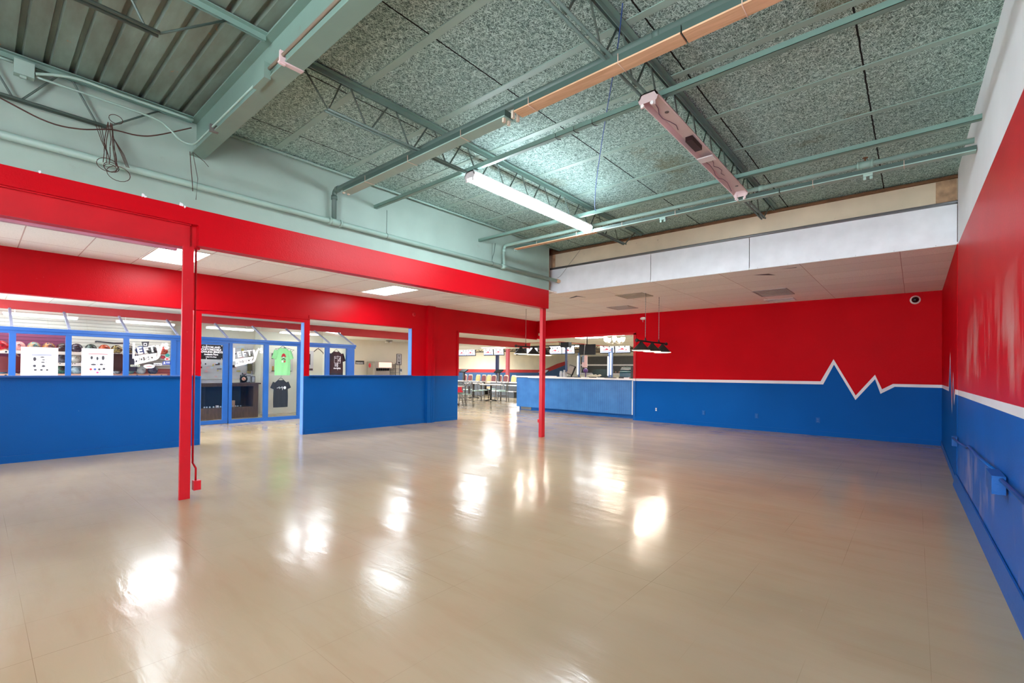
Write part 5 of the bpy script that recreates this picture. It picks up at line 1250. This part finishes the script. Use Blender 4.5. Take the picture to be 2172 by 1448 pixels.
# roller oven
t = thing('roll_top_oven', 'dark teal rounded countertop oven at the counter end', 'oven', (-6.56, 12.95, ZT))
pr = [(0.0, 0.04), (0.0, 0.16), (0.03, 0.25), (0.10, 0.32), (0.20, 0.345), (0.36, 0.345), (0.36, 0.04)]
b = MB(); b.prism(pr, lambda u, v, d: (d, 12.80 + u, ZT + v), -6.76, -6.40); part('body', b, mat('teal_enamel', (20, 72, 84), .25), t)
b = MB(); b.tube([(-6.76, 12.797, ZT + 0.205), (-6.40, 12.797, ZT + 0.205)], 0.010, 6); part('handle', b, mat('steel_trim', (160, 196, 200), .3, .5), t)
b = MB(); b.box(-6.78, -6.62, 12.78, 13.1, ZT, ZT + 0.05); part('base', b, BLACK, t); b = MB(); b.box(-6.40, -6.34, 12.80, 13.15, ZT, ZT + 0.34); part('side_panel', b, BLACK, t)
b = MB(); b.box(-6.60, -6.42, 12.76, 12.9, ZT, ZT + 0.03); solo('paper_tray', b, LAMW, 'white tray under the teal oven', 'tray')
for (x, m, lb) in ((-8.3, BLACKP, 'black mat left of the flag on the counter'), (-7.72, BLACKP, 'black mat below the flag on the counter'), (-7.1, BLACK, 'thin black tray before the teal oven')):
    b = MB(); b.prism([(x + 0.13 * math.cos(2 * PI * q / 16) * (1.6 if x > -7.3 else 1), 12.84 + 0.09 * math.sin(2 * PI * q / 16)) for q in range(16)], lambda u, v, d: (u, v, ZT + d), 0, 0.022); solo('counter_mat', b, m, lb, 'mat')
b = MB()
for i in range(9): b.sphere((-8.05 + i * 0.055 + random.uniform(-.02, .02), 13.10 + random.uniform(-.05, .05), ZT + 0.035 + 0.02 * (i % 3)), 0.05, 10, (1.2, .8, .55))
solo('cloth_heap', b, mat('khaki_cloth', (186, 182, 166), .9), 'heap of pale cloths on the counter under the flag', 'cloths')
# things beyond the counter
def tvset(x, y, w, h, z0, label, screen=True, tilt=0.12, grp='score monitors above the lanes'):
    t = thing('score_monitor', label, 'monitor', (x, y, z0), 0, grp if screen else None)
    Mt = Matrix.Rotation(tilt, 4, 'X')
    b = MB(); b.box(-w / 2, w / 2, 0, 0.06, 0, h, M=Mt); part('bezel', b, BLACKP, t, False)
    b = MB(); b.box(-0.04, 0.04, 0.05, 0.158, h * 0.55, 0.58); part('bracket', b, BLACK, t, False)
    if screen:
        b = MB(); b.box(-w / 2 + 0.02, w / 2 - 0.02, -0.004, 0.0, 0.055, h - 0.02, M=Mt); part('screen', b, SCREEN, t, False)
        b = MB()
        Q = lambda pts, mi, e=0: b.prism([(u * w, v * h) for u, v in pts], lambda u, v, d: Mt @ Vector((u, -0.005 - d - e, v)), 0, 0.001, mi)
        Q([(-.30, .42), (-.27, .30), (-.10, .27), (.0, .30), (.18, .27), (.30, .33), (.27, .45), (.12, .42), (.06, .52), (-.04, .60), (-.10, .50), (-.2, .47)], 0)
        Q([(-.24, .38), (-.12, .40), (-.02, .36), (.12, .40), (.22, .37), (.22, .34), (.1, .33), (-.02, .32), (-.14, .34), (-.24, .33)], 2, 0.001)
        Q([(-.30, .80), (-.22, .84), (-.14, .62), (-.20, .62)], 3); Q([(.10, .70), (.16, .82), (.24, .80), (.18, .62)], 3)
        Q([(-.46, .12), (.46, .12), (.46, .22), (-.46, .22)], 1)
        part('picture', b, [mat('screen_red', (226, 60, 70), .5, emit=(226, 60, 70), es=0.5), mat('screen_blue', (130, 140, 210), .5, emit=(130, 140, 210), es=0.5), mat('screen_white', (240, 240, 250), .5, emit=(240, 240, 250), es=0.8), mat('screen_black', (60, 60, 70), .5)], t, False)
    return t
for i, x in enumerate((-25.72, -24.78, -22.98, -21.98, -19.95 + 0.0, -19.0, -17.13, -16.18, -13.48, -12.50)):
    od = ('first', 'second', 'third', 'fourth', 'fifth', 'sixth', 'seventh', 'eighth', 'ninth', 'tenth')[i]
    if i == 4: tvset(x, 24, 0.92, 0.52, 2.43, 'dark blank score monitor between the lit ones, left of the pool lamp', False)
    else: tvset(x, 24, 0.93, 0.54, 2.43, '%s score monitor from the left in the row over the lanes' % od)
t = thing('monitor_truss', 'black truss carrying the score monitors', 'truss', (-19, 24.2, 2.8))
b = MB(); b.tube([(-27.8, 24.2, 3.0), (-3, 24.2, 3.0)], 0.04, 6); b.tube([(-27.8, 24.2, 2.72), (-3, 24.2, 2.72)], 0.03, 6); part('chords', b, BLACK, t)
b = MB(); xx = -27.6; pts = []
while xx < -3: pts += [(xx, 24.2, 2.72), (xx + 0.3, 24.2, 3.0)]; xx += 0.6
b.tube(pts, 0.02, 5); part('lattice', b, BLACK, t)
b = MB(); [b.tube([(x, 24.2, 3.0), (x, 24.2, 3.3)], 0.02, 6) for x in (-27, -22, -17, -12, -7)]; part('hanger', b, BLACK, t)
# hanging monitor, speaker, flag, posts behind the counter
t = thing('hanging_monitor', 'large black monitor hanging behind the counter', 'monitor', (-8.79, 14.2, 1.97))
b = MB(); b.box(-9.11, -8.46, 14.2, 14.26, 1.97, 2.34); part('panel', b, BLACKP, t)
b = MB(); b.tube([(-8.8, 14.23, 2.34), (-8.8, 14.23, 2.69)], 0.02, 6); part('bracket', b, BLACK, t)
t = thing('loudspeaker', 'black box loudspeaker on a dark post', 'speaker', (-9.66, 14.2, 0))
b = MB(); b.box(-9.86, -9.50, 14.1, 14.3, 2.26, 2.44); part('cabinet', b, BLACKP, t)
b = MB(); b.box(-9.685, -9.625, 14.16, 14.22, 0, 2.26); part('post', b, mat('navy_post', (40, 54, 90), .5), t)
for (x, z0, z1, lb) in ((-9.15, 1.27, 1.93, 'upright light bar left of the flag'), (-7.93, 1.25, 1.90, 'upright light bar, left of the pair right of the flag'), (-7.83, 1.28, 2.02, 'upright light bar, right of the pair right of the flag')):
    t = thing('light_bar_post', lb, 'post', (x, 14.2, 0), 0, 'light bar posts behind the counter')
    b = MB(); b.box(x - 0.01, x + 0.045, 14.21, 14.26, 0, 2.05 if x < -7.9 else 2.2); part('post', b, mat('blue_grey_post', (76, 100, 140), .5), t)
    b = MB(); b.tube([(x, 14.18, z0), (x, 14.18, z1)], 0.022, 8); part('light_tube', b, LED, t)
t = thing('hanging_flag', 'faded striped flag hanging behind the counter', 'flag', (-8.75, 14.0, 1.5))
b = MB()
for i in range(8):
    x0 = -8.86 + i * 0.0275; b.box(x0, x0 + 0.0275, 14.0, 14.008, 1.52 if i > 1 else 1.54, 1.94, (i % 2))
b.box(-8.86, -8.77, 13.996, 14.0, 1.70, 1.94, 2)
part('cloth', b, [mat('flag_red', (196, 130, 126), .9), mat('flag_white', (222, 206, 200), .9), mat('flag_blue', (104, 116, 130), .9)], t)
b = MB(); b.tube([(-8.90, 14.0, 1.26), (-8.78, 14.0, 1.95), (-8.70, 14.0, 2.69)], 0.006, 5); part('cord', b, WIREW, t)
b = MB(); b.sphere((-8.77, 14.1, 1.41), 0.085, 16, (1, 1, 1.0)); b.tube([(-8.77, 14.1, 1.10), (-8.77, 14.1, 1.34)], 0.02, 6); solo('purple_balloon', b, mat('purple_gloss', (96, 60, 120), .4), 'round purple object under the flag', 'ball')
b = MB(); b.prism([(-8.62, 1.26), (-8.70, 1.34), (-8.55, 1.46), (-8.0, 1.47), (-7.98, 1.38), (-8.1, 1.25)], lambda u, v, d: (u, 14.4 + d, v), 0, 0.3); b.box(-8.5, -8.1, 14.45, 14.6, 0, 1.25)
solo('ball_cleaner', b, mat('dark_green_gloss', (34, 52, 46), .3), 'dark green machine behind the flag', 'machine')
# chandelier
t = thing('chandelier', 'lit chandelier with frosted cups behind the back opening', 'chandelier', (-7.28, 13.4, 2.25))
b = MB(); b.tube([(-7.28, 13.4, 2.30), (-7.28, 13.4, 2.69)], 0.008, 6); b.sphere((-7.28, 13.4, 2.32), 0.035, 10)
cups = [(-7.28 + 0.28 * math.cos(a), 13.4 + 0.28 * math.sin(a)) for a in (0.2, 1.46, 2.7, 3.97, 5.23)]
for (x, y) in cups: b.tube([(-7.28, 13.4, 2.32), ((x - 7.15) / 2, (y + 13.4) / 2, 2.27), (x, y, 2.30), (x, y, 2.34)], 0.007, 5)
part('arms', b, GREYM, t)
for (x, y) in cups:
    b = MB(); b.lathe([(0.02, 0.0), (0.045, 0.02), (0.062, 0.07), (0.066, 0.13), (0.060, 0.12), (0.04, 0.02), (0.0, 0.01)], (x, y, 2.34), 14); part('glass_cup', b, CUPG, t)
wire('cord', [(-6.62, 13.2, 2.69), (-6.60, 13.2, 2.60), (-6.58, 13.2, 2.52), (-6.60, 13.2, 2.47)], 0.004, BLACK, 'short black cord dangling right of the chandelier')

# lanes end
t = thing('masking_unit', 'long grey masking panels above the far lanes', 'panel', (-15, 41.2, 2.1))
for x0 in (-26.2, -22.8, -19.4, -16.0, -12.6, -9.2): b = MB(); b.box(x0, x0 + 3.38, 41.2, 41.375, 2.13, 2.90); part('panel', b, mat('charcoal_panel', (84, 84, 82), .5, var=.1), t)
b = MB(); b.box(-26.3, -5.8, 41.1, 41.375, 1.97, 2.12); solo('lane_fascia', b, LAMW, 'white ledge under the grey masking panels', 'ledge')
t = thing('lane_mural', 'dark mural with slanted lines over the pin decks', 'mural', (-15, 41.2, 1.2))
b = MB(); b.box(-26.2, -5.8, 41.2, 41.375, 1.25, 1.965); part('board', b, mat('mural_grey', (70, 72, 70), .5), t)
b = MB()
for i in range(9):
    x = -21.8 + i * 0.35; b.prism([(x, 1.95), (x + 0.07, 1.95), (x + 1.6, 1.27), (x + 1.45, 1.27)], lambda u, v, d: (u, 41.2 - d, v), 0, 0.01)
    b.prism([(x + 5, 1.27), (x + 5.07, 1.27), (x + 4.0, 1.95), (x + 3.95, 1.95)], lambda u, v, d: (u, 41.2 - d, v), 0, 0.01)
part('slanted_lines', b, mat('mural_line', (120, 130, 124), .5), t)
b = MB(); [b.sphere((-23.6 + (i % 7) * 0.36 + (i // 7) * 3.4, 41.15, 1.36), 0.07, 8) for i in range(28)]; part('dots', b, mat('mural_dots', (206, 150, 130), .5), t)
b = MB(); b.prism([(-19.8, 1.95), (-19.45, 1.97), (-18.3, 1.60), (-18.1, 1.45), (-18.35, 1.36), (-18.65, 1.48), (-19.7, 1.80)], lambda u, v, d: (u, 41.2 - d, v), 0, 0.03); part('pin_figure', b, LAMW, t)
b = MB(); b.box(-28, -2.5, 25.8, 41.2, 0.0, 0.012); struct('floor_lanes', b, LWOOD, 'pale wooden lanes')
b = MB(); b.box(-26.2, -5.8, 41.0, 41.375, 1.08, 1.245); solo('lane_fascia', b, LAMW, 'white ledge below the slanted line mural', 'ledge')
# posts
b = MB(); b.box(-18.05, -17.86, 20.3, 20.45, 0, 3.3); solo('red_post', b, mat('post_dull_red', (170, 60, 66), .5), 'dull red square post beyond the snack area', 'post')
b = MB(); b.box(-22.85, -22.68, 24.6, 24.8, 0, 3.3); solo('navy_post', b, mat('navy_post2', (44, 56, 104), .5), 'dark blue post among the score monitors', 'post')
# lane light panels, added to light the lane area
for i in range(5):
    x = -25 + i * 5; troffer(x, x + 1.2, 28, 30.4, 3.3, LANET, 'added large lane ceiling light panel, %s from the left' % ('first', 'second', 'third', 'fourth', 'fifth')[i])
for i, (x, y) in enumerate(((-21.5, 19.0), (-16.5, 18.8))): troffer(x, x + 1.2, y, y + 0.9, 3.3, LANET, 'added ceiling light panel over the %s bowler seats' % ('left', 'right')[i])
for i, (x, y, z) in enumerate(((-16.8, 13.6, 2.47), (-15.8, 16.2, 2.47), (-10.0, 15.5, 2.69), (-6.5, 16.5, 2.69), (-9.0, 19.5, 2.69))): troffer(x, x + 1.2, y - 0.3, y + 0.3, z, HALLT, ('snack area ceiling light near the wall', 'snack area ceiling light over the round tables', 'ceiling light behind the counter, left', 'ceiling light behind the counter, right', 'ceiling light behind the counter, furthest back')[i])

# ================================================================== CAFE FURNITURE
def cafe_chair(label):
    t = thing('cafe_chair', label, 'chair', (0, 0, 0))
    b = MB(); b.prism([(0.20 * math.cos(2 * PI * q / 20) * (1.05), 0.20 * math.sin(2 * PI * q / 20)) for q in range(20)], lambda u, v, d: (u, v, d), 0.435, 0.475); part('seat', b, MINT, t, False)
    for sx in (-1, 1):
        b = MB(); b.tube([(sx * 0.18, 0.17, 0.44), (sx * 0.20, 0.20, 0.0)], 0.013, 6); part('leg', b, GREYF, t, False)
        b = MB(); b.tube([(sx * 0.18, -0.17, 0.50), (sx * 0.19, -0.20, 0.0)], 0.013, 6); part('leg', b, GREYF, t, False)
    b = MB(); n = 16
    b.tube([(-0.18, -0.17, 0.45), (-0.20, -0.20, 0.70)] + [(0.20 * math.cos(PI - PI * i / n), -0.20 - 0.02 * math.sin(PI * i / n), 0.72 + 0.16 * math.sin(PI * i / n)) for i in range(n + 1)] + [(0.20, -0.20, 0.70), (0.18, -0.17, 0.45)], 0.011, 6)
    part('back_frame', b, GREYF, t, False)
    b = MB(); b.prism([(-0.045, 0.47), (0.045, 0.47), (0.05, 0.74), (0, 0.78), (-0.05, 0.74)], lambda u, v, d: (u, -0.185 + d - 0.03 * (v - 0.47), v), 0, 0.012)
    for s in (-1, 1): b.tube([(s * 0.02, -0.19, 0.74), (s * 0.10, -0.20, 0.84), (s * 0.15, -0.20, 0.78), (s * 0.10, -0.20, 0.70), (s * 0.04, -0.19, 0.66)], 0.007, 5)
    part('splat', b, GREYF, t, False)
    b = MB(); b.tube([(-0.185, 0.17, 0.22), (0.185, 0.17, 0.22)], 0.008, 5); b.tube([(-0.185, -0.18, 0.22), (0.185, -0.18, 0.22)], 0.008, 5); b.tube([(-0.19, -0.18, 0.22), (-0.185, 0.17, 0.22)], 0.008, 5); b.tube([(0.19, -0.18, 0.22), (0.185, 0.17, 0.22)], 0.008, 5); part('stretcher', b, GREYF, t, False)
    return t
def cafe_table(x, y, r, label):
    t = thing('cafe_table', label, 'table', (x, y, 0))
    b = MB(); b.lathe([(0, 0.72), (r - 0.01, 0.72), (r, 0.73), (r, 0.745), (r - 0.01, 0.75), (0, 0.75)], (0, 0, 0), 32); part('tabletop', b, LAM, t, False)
    b = MB(); b.tube([(0, 0, 0.03), (0, 0, 0.72)], 0.038, 10); part('pedestal', b, BLACK, t, False)
    b = MB()
    for a in range(4): b.tube([(0, 0, 0.05), (0.36 * math.cos(a * PI / 2), 0.36 * math.sin(a * PI / 2), 0.018)], 0.018, 6)
    part('foot', b, BLACK, t, False)
cafe_table(-14.62, 15.45, 0.52, 'round cafe table with pale top seen through the doorway')
cafe_table(-13.95, 12.55, 0.45, 'round cafe table nearest the doorway, at its left edge')
cafe_table(-16.6, 16.3, 0.50, 'round cafe table behind the front one in the doorway')
ch = cafe_chair('grey metal cafe chair left front of the central round table')
def put(x, y, face, label, first=False):
    a = math.atan2(face[1] - y, face[0] - x) - PI / 2
    if first: ch.location = (x, y, 0); ch.rotation_euler = (0, 0, a); ch['group'] = 'grey cafe chairs'
    else: dup(ch, (x, y, 0), a, label, 'grey cafe chairs')
T1 = (-14.62, 15.45)
put(-15.02, 14.93, T1, '', True)
put(-14.10, 15.72, T1, 'grey metal cafe chair right front of the central round table')
put(-15.28, 15.62, T1, 'grey metal cafe chair at the left back of the central round table')
put(-14.62, 16.12, T1, 'grey metal cafe chair at the far side of the central round table')
put(-13.15, 12.5, (-13.95, 12.55), 'grey metal cafe chair nearest the doorway by the red seat')
put(-14.4, 13.3, (-13.95, 12.55), 'grey metal cafe chair behind the table at the doorway edge')
put(-16.3, 15.6, (-16.6, 16.3), 'grey metal cafe chair in front of the rear table')
put(-17.3, 15.9, (-16.6, 16.3), 'grey metal cafe chair left of the rear table')
put(-15.9, 16.9, (-16.6, 16.3), 'grey metal cafe chair right of the rear table')
t = thing('high_chair', 'red high chair standing at the left edge of the doorway', 'chair', (-13.05, 11.85, 0))
b = MB(); b.box(-0.2, 0.2, -0.2, 0.2, 0.55, 0.60); part('seat', b, mat('bright_red_plastic', (206, 30, 50), .4), t, False)
b = MB(); b.prism([(-0.2, 0.6), (0.2, 0.6), (0.18, 1.02), (-0.18, 1.02)], lambda u, v, d: (u, -0.2 + d, v), 0, 0.03); b.box(-0.2, -0.17, -0.17, 0.15, 0.6, 0.75); b.box(0.17, 0.2, -0.17, 0.15, 0.6, 0.75); part('backrest', b, mat('bright_red_plastic', (206, 30, 50), .4), t, False)
for sx in (-1, 1):
    for sy in (-1, 1): b = MB(); b.tube([(sx * 0.17, sy * 0.17, 0.55), (sx * 0.23, sy * 0.23, 0)], 0.014, 6); part('leg', b, GREYM, t, False)
# bowler seating: bucket seats on a rail
def bucket(label, back):
    t = thing('bowler_seat', label, 'seat', (0, 0, 0))
    b = MB(); b.box(-0.185, 0.185, -0.20, 0.22, 0.62, 0.66); b.prism([(-0.19, 0.64), (0.19, 0.64), (0.18, 1.02), (0.13, 1.13), (-0.13, 1.13), (-0.18, 1.02)], lambda u, v, d: (u, 0.20 + d + 0.15 * (v - 0.64), v), 0, 0.03); part('shell', b, mat('cream_shell', (214, 196, 170), .5), t, False)
    b = MB(); b.prism([(-0.15, 0.76), (0.15, 0.76), (0.15, 1.02), (0.10, 1.08), (-0.10, 1.08), (-0.15, 1.02)], lambda u, v, d: (u, 0.19 + d + 0.15 * (v - 0.64), v), -0.02, 0.01); part('back_pad', b, back, t, False)
    b = MB(); b.box(-0.03, 0.03, -0.03, 0.03, 0.30, 0.62); part('post', b, BLACK, t, False); b = MB(); b.box(-0.18, 0.18, -0.15, 0.15, 0.0, 0.30); part('base', b, BLACK, t, False)
    return t
s0 = bucket('cream bowler seat with maroon pad, first of the left group', mat('maroon_pad', (116, 50, 52), .6))
s1 = bucket('cream bowler seat with tan pad left of the middle group', mat('tan_pad', (198, 170, 110), .6))
s0.location = (-20.9, 19.5, 0); s1.location = (-19.75, 19.5, 0)
s0['group'] = s1['group'] = 'bowler seats'
for x, lb, src in ((-20.42, 'cream bowler seat with maroon pad beside the black console', s0), (-19.27, 'cream bowler seat with maroon pad next to the tan one', s0), (-18.86, 'cream bowler seat with tan pad inside the middle group', s1), (-18.46, 'cream bowler seat with maroon pad, left of three', s0), (-18.0, 'cream bowler seat with maroon pad, middle of three', s0), (-17.54, 'cream bowler seat with maroon pad, right of three', s0), (-16.95, 'cream bowler seat with tan pad right of the red post', s1)):
    dup(src, (x, 19.5, 0), 0, lb, 'bowler seats')
for x, lb in ((-20.2, 'black scoring console between the left bowler seats'), (-17.4, 'black scoring console left of the red post'), (-14.3, 'black scoring console behind the counter corner')):
    t = thing('scoring_console', lb, 'console', (x, 19.0, 0))
    b = MB(); b.box(-0.05, 0.05, -0.05, 0.05, 0.0, 1.28); b.box(-0.2, 0.2, -0.15, 0.15, 0, 0.05); part('pedestal', b, BLACK, t, False)
    b = MB(); b.box(-0.24, 0.24, -0.15, 0.15, -0.02, 0.04, M=Matrix.Translation((0, 0, 1.33)) @ Matrix.Rotation(0.5, 4, 'X')); part('tilted_panel', b, BLACKP, t, False)
for x0, x1, lb in ((-20.6, -18.0, 'cream ledge table before the middle bowler seats'), (-17.7, -15.6, 'cream ledge table behind the red post')):
    t = thing('ledge_table', lb, 'table', ((x0 + x1) / 2, 18.6, 0)); b = MB(); b.box(x0, x1, 18.4, 18.8, 0.74, 0.78); part('top', b, LAM, t); b = MB(); b.box(x0 + 0.1, x1 - 0.1, 18.55, 18.65, 0, 0.74); part('panel', b, BLACK, t)
b = MB(); [b.box(-16.9 + 0.0, -15.3, 17.8 + i * 0.25, 18.05 + i * 0.25, 0.30 + 0.3 * i, 0.34 + 0.3 * i, 0) for i in range(2)]; b.box(-16.9, -15.3, 17.85, 18.3, 0, 0.30, 1)
solo('ball_rack', b, [LAMW, BLACK], 'low dark rack with white shelves right of the red post', 'rack')
